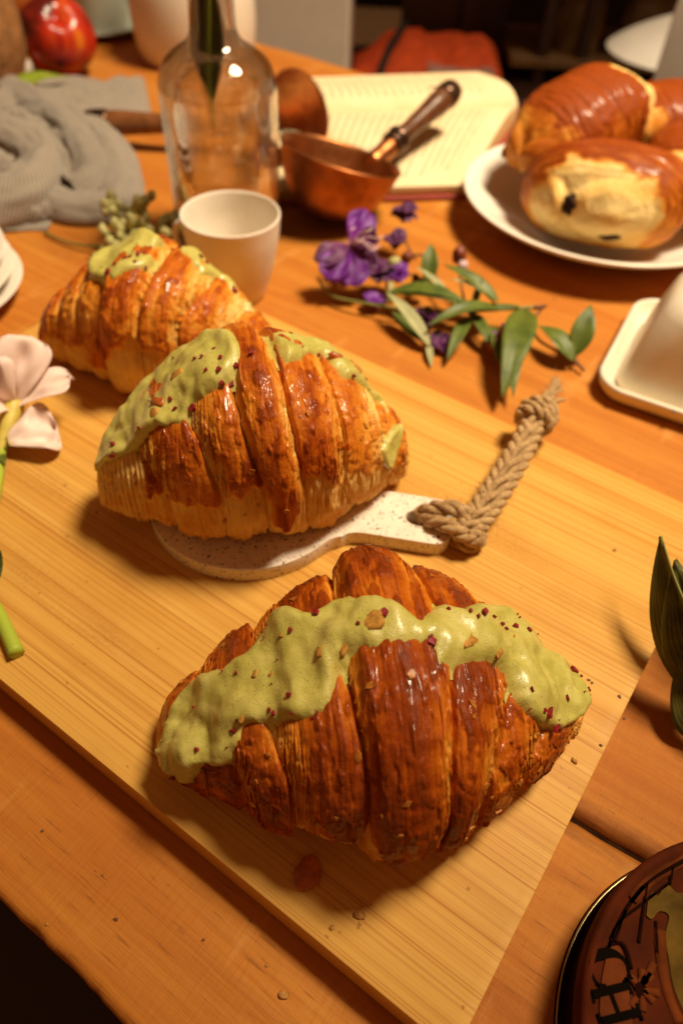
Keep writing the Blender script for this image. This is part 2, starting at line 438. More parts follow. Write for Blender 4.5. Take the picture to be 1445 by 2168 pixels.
MT = dict(
    table=m_table(), bamboo=m_bamboo(), terrazzo=m_terrazzo(), crust=m_crust(), cream=m_cream(), copper=m_copper(),
    cloth=m_cloth(), page=m_page(), glass=m_glass(), nectarine=m_nectarine(), jute=m_jute(), pain=m_pain(),
    gap=simple('plank_gap', (.035, .015, .006), .5, .4), bark=simple('bark', (.030, .011, .004), .8, .5, 120, .8, 300, .002, Specular_IOR_Level=.05),
    cup=simple('cup_ceramic', (.80, .73, .63), .42, .05, 60, .05, 500), plate=simple('plate_glaze', (.82, .77, .69), .22, .05, 40),
    enamel=simple('dish_enamel', (.76, .69, .56), .35, .08, 50, .06, 300), chip=simple('enamel_chip', (.20, .18, .15), .6, .4),
    jug=simple('jug_glaze', (.80, .72, .60), .38, .05, 40), mug=simple('mug_glaze', (.40, .43, .36), .35, .1, 40),
    petalred=simple('dried_rose', (.27, .008, .016), .55, .55, 500, .3, 900), nut=simple('toasted_nut', (.50, .25, .050), .6, .5, 380, .4, 700, Specular_IOR_Level=.1),
    almond=simple('almond_skin', (.46, .115, .022), .3, .45, 250, .3, 800), crumb=simple('pastry_crumb', (.50, .25, .07), .6, .4, 500, Specular_IOR_Level=.1),
    choc=simple('chocolate', (.030, .011, .006), .75, .4, 200, .6, 300, .001, Specular_IOR_Level=.2),
    handle=m_darkwood('handle_wood', (.055, .018, .007), (.15, .052, .018), .3), handle2=m_darkwood('handle_wood_light', (.12, .042, .014), (.26, .10, .034), .25),
    ferrule=simple('ferrule', (.10, .055, .035), .3, .4, 90, metal=.8),
    cover=simple('book_cover', (.28, .035, .022), .6, .2, 80), pageedge=simple('page_edge', (.66, .47, .24), .8, .25, 300, .5, 900),
    leaf=m_leaf('sprig_leaf', (.045, .075, .010), (.12, .155, .024), .4), leafpale=m_leaf('sprig_leaf_back', (.26, .28, .13), (.38, .38, .20), .6),
    leafdark=m_leaf('vase_leaf', (.018, .030, .006), (.045, .060, .010), .3), husk=m_leaf('husk_leaf', (.035, .038, .007), (.13, .12, .022), .5, 14),
    leaf_green=m_leaf('bright_leaf', (.13, .20, .012), (.24, .30, .03), .5, 3),
    stem=simple('stem_green', (.18, .20, .045), .5, .35, 200), twig=simple('twig_brown', (.13, .050, .020), .6, .4, 300),
    purple=m_petal('violet_petal', (.20, .003, .36), (.115, .001, .23), (.62, .42, .62)),
    plum=m_petal('plum_petal', (.13, .006, .115), (.075, .004, .075), (.24, .03, .14)),
    pink=m_petal('pink_petal', (.90, .71, .64), (.88, .66, .60), (.80, .66, .16)),
    stamen=simple('stamen', (.62, .45, .48), .5, .2), bud=simple('bud_green', (.52, .50, .20), .6, .35, 300, .3, 900), budred=simple('bud_red', (.20, .04, .02), .5, .4, 300),
    bread=simple('bread_crust', (.34, .155, .050), .7, .45, 45, .7, 160, .003), peach=simple('peach_skin', (.52, .19, .045), .5, .4, 22),
    white=simple('white_paint', (.82, .79, .73), .5, .06, 20), cabinet=simple('cabinet_panel', (.78, .67, .56), .6, .05, 30, .1, 400),
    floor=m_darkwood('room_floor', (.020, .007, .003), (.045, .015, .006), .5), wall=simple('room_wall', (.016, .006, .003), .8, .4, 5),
    shelf=m_darkwood('shelf_wood', (.022, .008, .004), (.05, .018, .008), .5), shelflit=m_darkwood('shelf_board', (.16, .085, .030), (.26, .14, .05), .5),  # shelflit: lighter copy of the shelf wood, the light put into its colour
    orange=simple('orange_cloth', (.70, .085, .012), .85, .3, 30, .4, 60, .004), mauve=simple('mauve_cloth', (.42, .24, .20), .9, .25, 40),
    blackcloth=simple('black_cloth', (.015, .013, .012), .9, .3, 40), chair=simple('chair_seat', (.80, .78, .72), .5, .08, 20),
    jarglass=simple('storage_jar', (.24, .15, .06), .12, .4, 18), lid=simple('jar_lid', (.22, .13, .05), .5, .3, 30),
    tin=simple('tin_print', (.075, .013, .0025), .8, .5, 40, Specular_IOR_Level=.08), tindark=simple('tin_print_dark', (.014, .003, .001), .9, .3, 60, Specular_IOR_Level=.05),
    tinlite=simple('tin_plaque', (.14, .032, .006), .8, .45, 60, Specular_IOR_Level=.08), tinrim=simple('tin_rim', (.38, .31, .16), .35, .2, 90, metal=.9), tinochre=simple('tin_ochre', (.11, .062, .009), .8, .5, 90, Specular_IOR_Level=.08),
    ink=simple('tin_ink', (.006, .004, .003), .95, .2, Specular_IOR_Level=.0), garlic=simple('white_cloth', (.55, .50, .44), .85, .2, 60),
)

# ------------------------------------------------------------------ the setting: floor, walls, table
YAW = math.radians(-33.2)
UX = np.array([math.cos(YAW), math.sin(YAW)]); VX = np.array([-UX[1], UX[0]])
def UV2W(u, v, z=0.0): p = UX * u + VX * v; return np.array([p[0], p[1], z])
def W2UV(p): return np.array([p[0] * UX[0] + p[1] * UX[1], p[0] * VX[0] + p[1] * VX[1]])
ZB = 0.018                                   # top of the bamboo board

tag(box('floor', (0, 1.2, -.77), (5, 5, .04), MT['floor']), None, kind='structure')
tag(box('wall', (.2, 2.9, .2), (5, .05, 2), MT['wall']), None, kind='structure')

table = thing('wooden_table', 'rough honey coloured wooden table under all the food', 'table', (0, 0, 0), YAW)
def plank(v0, v1, seed, r=.004, wob0=.002, wob1=.002, th=.04):
    us = np.linspace(-1.15, .75, 500)
    e0 = v0(us) + wob0 * fbm(us * 9, seed, 0, 4) + wob0 * .35 * fbm(us * 120, seed, 3, 3)
    e1 = v1(us) + wob1 * fbm(us * 9, seed + 5, 0, 4) + wob1 * .35 * fbm(us * 120, seed + 5, 3, 3)
    sec = []
    for k in range(7):                       # rounded near edge
        a = math.pi / 2 * k / 6; sec.append((0, r * (1 - math.sin(a)), -r * (1 - math.cos(a))))
    sec = [(0, 0.0, -th), (0, 0.0, -th * .5)] + [(0, r * (1 - math.cos(math.pi/2*k/5)), -r + r * math.sin(math.pi/2*k/5)) for k in range(6)]
    sec += [(.25, 0, 0), (.5, 0, 0), (.75, 0, 0)]
    sec += [(1, -r * (1 - math.cos(math.pi/2*k/5)), -r + r * math.sin(math.pi/2*k/5)) for k in range(5, -1, -1)] + [(1, 0.0, -th * .5), (1, 0.0, -th)]
    G = np.zeros((len(us), len(sec), 3))
    for j, (w, dv, z) in enumerate(sec):
        G[:, j, 0] = us; G[:, j, 1] = e0 * (1 - w) + e1 * w + dv; G[:, j, 2] = z
    o = grid_obj('plank', G, MT['table'], table, wv=True, flip=True)
    o.data.set_sharp_from_angle(angle=math.radians(50))
    return o
seam = lambda u: .1555 + .05 * np.maximum(u - .02, -.2)
plank(lambda u: -.0065 + 0 * u, lambda u: seam(u) - .0006, 1, .005, .0035, .0016)
plank(lambda u: seam(u) + .0006, lambda u: .856 + 0 * u, 8, .006, .0016, .004)
us = np.linspace(-1.1, .7, 700)
G = np.zeros((700, 9, 3))
for j in range(9):
    w = (j - 4) / 4
    G[:, j, 0] = us; G[:, j, 1] = seam(us) + w * .0042
    G[:, j, 2] = -.0035 + .0022 * fbm(us * 90, j * .8, 2, 3) + .0012 * fbm(us * 15, j * .5, 6, 2)
grid_obj('seam_filler', G, MT['bark'], table)
for uu in (-1.0, .6):
    for vv in (.10, .75): box('leg', (uu, vv, -.395), (.07, .07, .71), MT['shelf'], table, .004)

def rrect(x0, x1, y0, y1, r, n=8):
    out = []
    for cx, cy, a0 in ((x1 - r, y1 - r, 0), (x0 + r, y1 - r, 90), (x0 + r, y0 + r, 180), (x1 - r, y0 + r, 270)):
        for k in range(n + 1):
            a = math.radians(a0 + 90 * k / n); out.append((cx + r * math.cos(a), cy + r * math.sin(a)))
    return out
board = prism('cutting_board', rrect(-.413, .0217, .0515, .345, .005, 6), .0002, ZB, MT['bamboo'], bevel=.0026)
board.rotation_euler = (0, 0, YAW)
tag(board, 'large rectangular bamboo cutting board under the three croissants', 'cutting board')

# ------------------------------------------------------------------ croissants
def facing(Vw, Nw):
    return np.sum((_o - Vw) * Nw, 1) > 0
def grid_normals(G, wv):
    du = np.gradient(G, axis=0)
    dv = (np.roll(G, -1, 1) - np.roll(G, 1, 1)) if wv else np.gradient(G, axis=1)
    n = np.cross(du, dv); return n / (np.linalg.norm(n, axis=-1, keepdims=True) + 1e-12)

class Croissant:
    def __init__(s, label, loc, yaw, L, Ry, Rz, tb, hb, slant=0, fan=.2, bend=0, seed=0, hem=.0, hemback=-.6, nt=700, nth=400,
                 p=1.9, q=.72, lift=.0, dark=.0, tipz=.0, tip=.14, pale=(-.97, .97)):
        s.__dict__.update(locals())
        s.root = thing('croissant', label, 'croissant', loc, yaw, 'glazed croissants with green cream')
        sp = np.linspace(-1, 1, nt); t = np.sign(sp) * (1 - (1 - np.abs(sp)) ** 1.25); t[0] = -1; t[-1] = 1
        th = np.linspace(-math.pi / 2, 1.5 * math.pi, nth, endpoint=False)
        T, TH = np.meshgrid(t, th, indexing='ij')
        s.t, s.th, s.T, s.TH = t, th, T, TH
        P0, d, crust, gloss = s.shape(T, TH, True)
        s.G = P0
        s.body = grid_obj('pastry', P0, MT['crust'], s.root, wv=True, attrs=dict(crust=crust, gloss=gloss))
        # smooth shell for the cream to sit on
        s.S = s.shape(T, TH, False)[0]
        for w in ((30, 19) if nt > 400 else (14, 9)):
            pad = np.concatenate([np.repeat(s.S[:1], w, 0), s.S, np.repeat(s.S[-1:], w, 0)], 0); cs = np.cumsum(np.concatenate([pad[:1] * 0, pad], 0), 0)
            sm = (cs[2 * w + 1:] - cs[:-2 * w - 1]) / (2 * w + 1); s.S = s.S.copy(); s.S[w:-w] = sm[w:-w]
        s.N = grid_normals(s.S, True)
        c = s.S.mean((0, 1)); 
        if np.mean(np.sum(s.N * (s.S - c), -1)) < 0: s.N = -s.N
        cy_, sy_ = math.cos(yaw), math.sin(yaw); s.R = np.array([[cy_, -sy_, 0], [sy_, cy_, 0], [0, 0, 1]])
        s.GW = s.G.reshape(-1, 3) @ s.R.T + np.array(loc); s.NW = s.N.reshape(-1, 3) @ s.R.T
        s.px = PR(s.GW); s.vis = facing(s.GW, s.NW); s.dep = (s.GW - _o) @ _fw
    def shape(s, T, TH, detail):
        L, Ry, Rz, seed = s.L, s.Ry, s.Rz, s.seed
        A = np.abs(T); co, si = np.cos(TH), np.sin(TH)
        prof = s.tip + (1 - s.tip) * np.maximum(1 - A ** s.p, 0) ** s.q
        prof = prof * np.sqrt(np.clip(1 - (np.clip(A - .92, 0, 1) / .08) ** 2, 0, 1))
        front = np.clip(co, 0, 1)                            # 1 on the side that faces -y
        tb = np.array(s.tb); nb = len(tb)
        bnd = []
        wig = np.zeros_like(T)
        for k in range(nb):
            bnd.append(tb[k] * (1 - s.fan * front ** 1.3) + s.slant * (TH - math.pi / 2) + .036 * vnoise(TH * 1.3, k * 3.7 + seed, 1.5) + .008 * vnoise(TH * 7, k * 3.7 + seed, 4.5))
        bnd = np.array(bnd)
        idx = (T[None] > bnd).sum(0)
        lo = np.where(idx > 0, np.take_along_axis(bnd, np.maximum(idx - 1, 0)[None], 0)[0], -1.08)
        hi = np.where(idx < nb, np.take_along_axis(bnd, np.minimum(idx, nb - 1)[None], 0)[0], 1.08)
        qq = np.clip((T - lo) / (hi - lo + 1e-9), 0, 1)
        mid_b = np.searchsorted(tb, 0.03)
        qo = np.where(idx >= mid_b, qq, 1 - qq)              # 0 at the inner edge of a lobe, 1 at its outer edge
        w_in = np.where(idx == mid_b, .16, .10); w_out = np.where(idx == mid_b, .70, .50)
        plat = sstep(0, 1, np.clip(qo / w_in, 0, 1)) * (1 - sstep(w_out, 1.0, qo))
        dome = np.maximum(1 - np.abs(2 * qq - 1) ** 2.0, 0)
        bulge = .72 * plat + .28 * dome
        slope = sstep(w_out, .85, qo) * (1 - sstep(.97, 1.0, qo) * .3)   # laminated flank of a lobe
        dist = np.minimum(T - lo, hi - T) * L / 2            # metres to the nearest lobe edge
        groove = np.exp(-(dist / .0026) ** 2)
        hbv = np.array(s.hb)[idx]
        X = T * L / 2
        hemf = s.hem + .26 * fbm(T * 4, seed + 1, 2, 2) + .10 * fbm(T * 26, seed + 2, 2, 2)
        hj = np.random.default_rng(seed).uniform(-1, 1, (4, nb + 1)); hemf = hemf + .24 * hj[0][idx]; hbv = hbv + .0014 * hj[1][idx] * (A < .75)
        below = np.where(co > 0, 1 - sstep(hemf - .05, hemf + .05, TH), 1 - sstep(s.hemback - .06, s.hemback + .06, math.pi - TH))
        en = .05 * fbm(TH * 1.8, seed + 31, 2, 3) + .02 * fbm(TH * 9, seed + 32, 2, 2)
        endm = np.maximum(1 - sstep(s.pale[0] - .015, s.pale[0] + .015, T + en), sstep(s.pale[1] - .015, s.pale[1] + .015, T + en))
        below = np.maximum(below, np.maximum(1 - sstep(s.pale[0] - .015, s.pale[0] + .015, T + en), sstep(s.pale[1] - .015, s.pale[1] + .015, T + en)))
        up_ = 1 - below
        r = prof.copy()
        add = (hbv + .0050 * bulge * (.35 + .65 * prof) - .0010 * groove) * up_ + (-.0020 + .75 * hbv + .0024 * bulge) * below
        med = fbm(T * L * 95 + 3 * s.slant * TH, TH * 1.1, seed, 3)
        add = add + .0010 * med * up_ + (.0036 * fbm(T * L * 34, TH * 1.7, seed + 8, 3) + .0016 * fbm(T * L * 110, TH * 2.6, seed + 18, 3)) * below
        if detail:
            xs = T * L + .0016 * vnoise(TH * 2.2, T * 7, seed) + .0006 * vnoise(TH * 9, T * 30, seed + 2) + s.slant * TH * .02
            st = fbm(xs * 560, TH * .9 + T * 3, seed + 3, 3)
            rid = 1 - np.abs(st) * 2.6
            near = np.clip(slope + .55 * np.exp(-(dist / .0022) ** 2), 0, 1)
            add = add + .00095 * rid * near * up_ + .00016 * st * up_ + .0009 * below * (1 - np.abs(fbm(xs * 420, TH * 2.4, seed + 4, 3)) * 2)
            saw = (xs * 640 + 1.3 * vnoise(TH * 1.1, T * 14, seed + 50)) % 1.0        # thin sheets overlapping on the flanks
            add = add + .00085 * (saw - .5) * near * up_
            worn = fbm(T * L * 210 + .5 * vnoise(TH * 4, T * 30, seed), TH * 2.1, seed + 52, 4)
            gone = sstep(.13, .17, worn) * up_                                        # top sheet flaked away, paler layer shows
            add = add - .00030 * gone
            fl = fbm(T * L * 140, TH * 6.5, seed + 5, 3); add = add + .0006 * sstep(.12, .18, fl) * up_
            add = add + .00045 * fbm(X * 300, TH * 14, seed + 6, 3)
        lay = np.sin(X * 2600 + 5.0 * vnoise(TH * 1.5, X * 60, seed + 40)) * np.clip(fbm(TH * 2, X * 60, seed + 41, 2) + .7, 0, 1)
        if detail: add = add + .0005 * lay * endm
        # fade details into the tips
        tipf = np.clip(prof * 2.2, .12, 1)
        add = add * tipf
        lump = 1 + .05 * fbm(T * 2.2, TH * .8, seed + 9, 2)
        Yc = s.bend * (T ** 2) ; zc = Rz * prof * .80 + s.lift * A ** 2 + s.tipz * sstep(.5, 1, T)
        ry = (Ry * prof * lump + add); rz = (Rz * prof * lump + add)
        # squarer cross-section
        e = .86
        cs = np.sign(co) * np.abs(co) ** e; ss = np.sign(si) * np.abs(si) ** e
        Y = Yc - cs * ry; Z = zc + ss * rz
        k = .004; Z = np.where(Z < 0, -np.minimum(-Z, k) * .0, Z)
        Z = np.maximum(Z, .0004 + .0010 * (fbm(X * 120, Y * 120, seed, 2) + 1) * .5)
        Pn = np.stack([X + .0, Y, Z], -1)
        crust = .29 + s.dark + .07 * hj[2][idx] + .32 * bulge + .16 * med + .22 * fbm(X * 55, TH * 2.2, seed + 12, 3) - .16 * A
        if detail:
            crust = crust + .16 * sstep(.12, .2, fl) - .17 * near * np.clip(rid, -1, 1) + .08 * st
        crust = crust * up_ + below * (.06 - .10 * endm + .7 * s.dark + .22 * fbm(X * 70, TH * 4, seed + 13, 3) + .12 * (1 - prof)) + .14 * np.exp(-(Z / .004) ** 2) * below
        if detail: crust = crust - .08 * lay * endm - .19 * gone * (.5 + .5 * (1 - bulge)) + .10 * (saw - .5) * near * up_
        crust = np.clip(crust, 0, .86)
        gloss = np.clip(.35 + .75 * bulge - .8 * below + .5 * fbm(X * 40, TH * 2, seed + 15, 2), 0, 1)
        gloss = gloss * (1 - below) * sstep(-.2, .55, si) * ((1 - .8 * gone) if detail else 1)
        return Pn, dist, crust, gloss
    def at(s, px, py):
        """grid index of the visible surface point nearest a pixel"""
        d = np.hypot(s.px[:, 0] - px, s.px[:, 1] - py) + np.where(s.vis, 0, 1e5)
        m = d.min(); c = np.where(d < m + 3.0)[0]; return c[s.dep[c].argmin()]
    def st(s, px, py):
        i = s.at(px, py); return s.t[i // len(s.th)], s.th[i % len(s.th)]
    def cream(s, poly, h=.0048, w=.0055, name='cream_topping', step=2):
        """poly: pixels (x,y) seen in the photograph or ('s', t, theta) on the far side"""
        st = [(q[1], q[2]) if q[0] == 's' else s.st(*q) for q in poly]
        R = (s.Ry + s.Rz) / 2
        pts = np.array([(a * s.L / 2, b * R) for a, b in st])
        pts = bez(np.vstack([pts, pts[:1]]), 16 * len(pts))
        T, TH = s.T[::step, ::step], s.TH[::step, ::step]; S = s.S[::step, ::step]; N = s.N[::step, ::step]
        x = (T * s.L / 2 + .0009 * fbm(T * 30, TH * 9, s.seed, 2)).ravel(); y = (TH * R + .0009 * fbm(T * 30, TH * 9, s.seed + 4, 2)).ravel()
        a = pts; b = np.roll(pts, -1, 0)
        ins = np.zeros(len(x), bool); dmin = np.full(len(x), 1e9)
        for (ax, ay), (bx, by) in zip(a, b):
            cr = ((ay > y) != (by > y)); 
            with np.errstate(divide='ignore', invalid='ignore'):
                ins ^= cr & (x < (bx - ax) * (y - ay) / (by - ay + 1e-15) + ax)
            dx, dy = bx - ax, by - ay; L2 = dx * dx + dy * dy + 1e-15
            u = np.clip(((x - ax) * dx + (y - ay) * dy) / L2, 0, 1)
            dmin = np.minimum(dmin, np.hypot(x - ax - u * dx, y - ay - u * dy))
        sd = np.where(ins, dmin, -dmin).reshape(T.shape)
        e = np.clip(sd / w, 0, 1); rim = np.sqrt(np.clip(1 - (1 - e) ** 2, 0, 1))
        hh = h * rim * (.74 + .85 * fbm(S[..., 0] * 62, S[..., 1] * 62, S[..., 2] * 62 + s.seed, 3)) + .0009 * np.exp(-((sd - w * .55) / (w * .45)) ** 2)
        hh = np.where(sd < 0, -.0010 + np.maximum(sd, -.002) * .6, hh - .0008)
        G = S + N * hh[..., None]
        G[..., 2] = np.maximum(G[..., 2], .0012)
        toast = np.clip(.42 * np.exp(-(sd / .003) ** 2) + .25 * fbm(T * 9, TH * 3, s.seed, 2), 0, 1)
        nu, nv = T.shape; F = grid_faces(nu, nv, False, True); keep = (sd.ravel()[F] > -.0022).any(1); F = F[keep]
        used = np.unique(F); mp = -np.ones(nu * nv, int); mp[used] = np.arange(len(used))
        o = mesh_obj(name, G.reshape(-1, 3)[used], mp[F], MT['cream'], s.root, True, dict(toast=toast.ravel()[used]))
        s.last = (G.reshape(-1, 3)[used], N.reshape(-1, 3)[used])
        Gw = s.last[0] @ s.R.T + np.array(s.loc); Nw = s.last[1] @ s.R.T
        s.tops = getattr(s, 'tops', []) + [(Gw, Nw, PR(Gw), s.last)]
        return o
    def spot(s, px, py):
        """local position and normal on whatever is on top at a pixel"""
        best = None
        for Gw, Nw, q, (gl, nl) in getattr(s, 'tops', []):
            d = np.hypot(q[:, 0] - px, q[:, 1] - py) + np.where(facing(Gw, Nw), 0, 1e5); i = d.argmin()
            if d[i] < 7 and (best is None or d[i] < best[0]): best = (d[i], gl[i], nl[i])
        if best is None:
            i = s.at(px, py); return s.G.reshape(-1, 3)[i], s.N.reshape(-1, 3)[i]
        return best[1], best[2]
    def flake(s, px, py, size, mat='petalred', name='petal_flake', thick=.0006, rnd=None, lumpy=False):
        rnd = rnd or random
        p, n = s.spot(px, py); n = Vector(n.tolist())
        q = n.to_track_quat('Z', 'Y').to_matrix() @ Matrix.Rotation(rnd.uniform(0, 6.28), 3, 'Z')
        if not lumpy:
            k = rnd.randint(4, 6); asp = rnd.uniform(.45, .9)
            ring = [(size * rnd.uniform(.55, 1.1) * math.cos(6.283 * i / k), size * asp * rnd.uniform(.55, 1.1) * math.sin(6.283 * i / k)) for i in range(k)]
            cup = rnd.uniform(.0, .35)
            V = [(x, y, thick + cup * abs(x) * .8 + rnd.uniform(0, .3) * size * .3) for x, y in ring] + [(x * .95, y * .95, -thick + cup * abs(x) * .8) for x, y in ring]
            F = [tuple(range(k)), tuple(range(2 * k - 1, k - 1, -1))] + [(i, i + k, (i + 1) % k + k, (i + 1) % k) for i in range(k)]
            o = mesh_obj(name, V, F, MT[mat], s.root, False)
        else:
            a = np.linspace(0, 2 * np.pi, 10, endpoint=False); G = []
            sx = size; sy = size * rnd.uniform(.5, .75); sz = size * rnd.uniform(.35, .5)
            for ph in np.linspace(-math.pi / 2, math.pi / 2, 7):
                c_ = abs(math.cos(ph)) ** .6; G.append(np.stack([sx * c_ * np.sign(np.cos(a)) * np.abs(np.cos(a)) ** .7, sy * c_ * np.sign(np.sin(a)) * np.abs(np.sin(a)) ** .7, 0 * a + sz * math.sin(ph)], -1))
            G = np.array(G); sd = rnd.uniform(0, 50); G = np.round(G / (size * .42)) * (size * .42) * .55 + G * .5; G = G * (1 + .45 * vnoise(G[..., 0] / size * 1.6 + sd, G[..., 1] / size * 1.6, G[..., 2] / size * 1.6))[..., None]
            o = grid_obj(name, G, MT[mat], s.root, wv=True)
        M = q.to_4x4(); M.translation = Vector((p + np.array(n) * (thick * .3 if not lumpy else -size * .24)).tolist()); o.matrix_local = M
        return o

zf = ZB - .0006
cf = Croissant('large croissant with thick green cream band lying directly on bamboo board beside terrazzo paddle', (*P(796, 1562, ZB)[:2], zf), math.radians(9), .184, .0540, .0420,
               [-.78, -.52, -.17, .19, .48, .76], [-.0050, -.0035, -.0008, .0035, .0000, -.0035, -.0060], slant=.012, fan=.30, bend=.006, seed=3, hem=-.16, hemback=-.5, p=1.55, q=.86, dark=.18, tip=.20, pale=(-.93, .80))
cm = Croissant('croissant resting on round speckled terrazzo paddle, pale rolled end showing', (*P(550, 1035, ZB + .009)[:2], ZB + .0084), math.radians(14), .166, .0460, .0470,
               [-.72, -.42, -.14, .13, .44, .74], [-.0050, -.0025, -.0005, .0035, .0005, -.0025, -.0055], slant=-.06, fan=.12, bend=.006, seed=21, hem=.06, hemback=-.5, p=1.6, q=.86, tip=.30, pale=(-.66, .93))
cb = Croissant('croissant set in front of white espresso cup at far corner of bamboo board', (*P(345, 770, ZB)[:2], zf), math.radians(-8), .162, .0390, .0392,
               [-.70, -.46, -.20, .12, .42, .68], [-.0050, -.0030, -.0010, .0035, .0005, -.003, -.006], slant=.02, fan=.16, bend=.002, seed=37, hem=.10, hemback=-.5, nt=340, nth=260, p=2.0, q=.72, tip=.22, pale=(-.93, .86))
DEBUG_BB = [(n, k.px.min(0).round(), k.px.max(0).round()) for n, k in (('front', cf), ('mid', cm), ('back', cb))]
print('BBOX', DEBUG_BB)

def C1(*pts): return [(300 + .692 * x, 1140 + .692 * y) for x, y in pts]
def C2(*pts): return [(180 + .498 * x, 660 + .498 * y) for x, y in pts]
def C5(*pts): return [(.443 * x, 380 + .443 * y) for x, y in pts]
cf.cream(C1((58, 650), (85, 700), (150, 755), (195, 700), (250, 690), (300, 640), (312, 580), (420, 565), (530, 548), (580, 500), (602, 420), (640, 365), (760, 338), (880, 325), (912, 388), (1000, 383),
            (1095, 398), (1120, 460), (1165, 525), (1235, 580), (1305, 565), (1345, 500), (1345, 400), (1295, 330), (1225, 258), (1140, 228), (1050, 218), (980, 210), (900, 216), (850, 228), (780, 180), (690, 163), (600, 195), (520, 235), (450, 212),
            (385, 262), (352, 335), (262, 392), (182, 425), (122, 482), (85, 560)), h=.0066, w=.0066)
cm.cream(C2((50, 690), (150, 615), (235, 560), (290, 500), (400, 478), (440, 430), (520, 350), (600, 315), (648, 235), (668, 150), (640, 90)) + [('s', -.12, 1.95), ('s', -.30, 2.2), ('s', -.55, 2.2), ('s', -.8, 2.0)] + C2((60, 600),), h=.0052)
cm.cream(C2((775, 95), (800, 150), (860, 215), (920, 190), (1000, 185), (1060, 235), (1110, 280), (1190, 300), (1250, 380), (1300, 440)) + [('s', .80, 1.9), ('s', .55, 2.2), ('s', .30, 2.15)], h=.0050)
cm.cream(C2((1290, 500), (1335, 480), (1345, 560), (1310, 650), (1270, 670), (1262, 600)), h=.0040, w=.004)
cb.cream(C5((430, 475), (520, 480), (600, 440), (680, 430), (740, 400), (750, 340), (800, 310)) + [('s', .02, 1.9), ('s', -.2, 2.2), ('s', -.5, 2.1)], h=.0062)
cb.cream(C5((850, 320), (920, 400), (980, 450), (1060, 460), (1110, 520), (1180, 560), (1250, 660), (1290, 700), (1350, 690)) + [('s', .8, 1.9), ('s', .5, 2.2), ('s', .2, 2.1)], h=.0046)
rr = random.Random(5)
MT['shard'] = simple('crust_flake', (.50, .175, .022), .4, .5, 500, .3, 900)
def shards(c, n, size, seed):
    r_ = random.Random(seed); g = c.G.reshape(-1, 3); ok = np.where(c.vis & (g[:, 2] > .010))[0]
    for _ in range(n):
        i = ok[r_.randrange(len(ok))]
        if any(np.hypot(q[:, 0] - c.px[i, 0], q[:, 1] - c.px[i, 1]).min() < 14 for _, _, q, _ in c.tops): continue
        c.flake(c.px[i, 0], c.px[i, 1], r_.uniform(.4, 1) * size, 'shard', 'crust_flake', .00025, r_)
def specks(c, n, seed):
    r_ = random.Random(seed); qs = np.vstack([q[facing(gw, nw)] for gw, nw, q, _ in c.tops])
    for _ in range(n):
        x, y = qs[r_.randrange(len(qs))]; c.flake(x, y, r_.choice((.0004, .0005, .0006, .0009, .0016)) * r_.uniform(.8, 1.3), rnd=r_)
specks(cf, 46, 11); specks(cm, 26, 12); specks(cb, 18, 13)
shards(cf, 70, .0026, 1); shards(cm, 50, .0024, 2)
for x, y, z in C1((125, 500), (75, 690))[:0] or [(*q, .0026) for q in C1((75, 690), (95, 735), (128, 505), (890, 318), (1245, 540), (1262, 577), (1320, 405), (745, 232))]:
    cf.flake(x, y, z * rr.uniform(.8, 1.25), rnd=rr)
for q in C1((600, 292), (455, 275), (390, 522), (530, 550), (405, 540), (285, 590), (975, 215), (1048, 226), (1182, 280), (1310, 440), (1300, 490), (660, 255), (850, 372), (1025, 240), (1100, 262), (170, 640), (200, 690), (1075, 240), (1232, 528), (1000, 225), (880, 300)):
    cf.flake(*q, rr.uniform(.0009, .0020), rnd=rr)
for q, z in zip(C1((700, 255), (545, 350), (610, 345), (1010, 310), (1095, 350), (1330, 392), (345, 415), (302, 548), (395, 410), (425, 290), (1140, 300)), (.0058, .0034, .0040, .0050, .0036, .0045, .0022, .0038, .0018, .0018, .0016)):
    cf.flake(*q, z * .72, 'nut', 'nut_piece', rnd=rr, lumpy=True)
for q in C2((468, 200), (575, 195), (515, 255), (570, 240), (580, 300), (620, 305), (365, 370), (455, 400), (232, 495), (118, 612), (672, 120), (710, 175), (905, 258), (990, 185), (640, 225), (495, 190), (120, 565), (880, 65)):
    cm.flake(*q, rr.uniform(.0011, .0024), rnd=rr)
for q, z in zip(C2((315, 385), (390, 265), (290, 430), (1070, 180), (1150, 230)), (.0040, .0036, .0028, .0040, .0045)):
    cm.flake(*q, z, 'almond' if z == .0040 else 'nut', 'nut_piece', rnd=rr, lumpy=True)
for q in C5((550, 410), (655, 355), (650, 400), (700, 420), (600, 380), (830, 325), (1135, 550), (690, 350), (520, 440), (1120, 530), (340, 570)):
    cb.flake(*q, rr.uniform(.0013, .0028), rnd=rr)

# ------------------------------------------------------------------ terrazzo paddle with its rope
PZ0, PZ1 = ZB + .0003, ZB + .0092
pc = P(528, 1040, PZ1)[:2]; hd = P(956, 1108, PZ1)[:2] - pc; hl = np.linalg.norm(hd); hd /= hl; hn = np.array([-hd[1], hd[0]])
paddle = thing('serving_paddle', 'small round white speckled terrazzo paddle with jute rope, under the middle croissant', 'paddle board', (pc[0], pc[1], 0), math.atan2(hd[1], hd[0]))
R0, HW, RC, FIL = .0530, .0160, .009, .018
def sdf_paddle(x, y):
    a = math.hypot(x, y) - R0
    qx = abs(x - hl / 2) - (hl / 2 - RC); qy = abs(y) - (HW - RC)
    b = math.hypot(max(qx, 0), max(qy, 0)) + min(max(qx, qy), 0) - RC
    k = FIL; h = max(k - abs(a - b), 0) / k
    return min(a, b) - h * h * h * k / 6 * 1.6
angs = np.concatenate([np.linspace(-.62, .62, 110), np.linspace(.66, 2 * math.pi - .66, 120)])
out = []
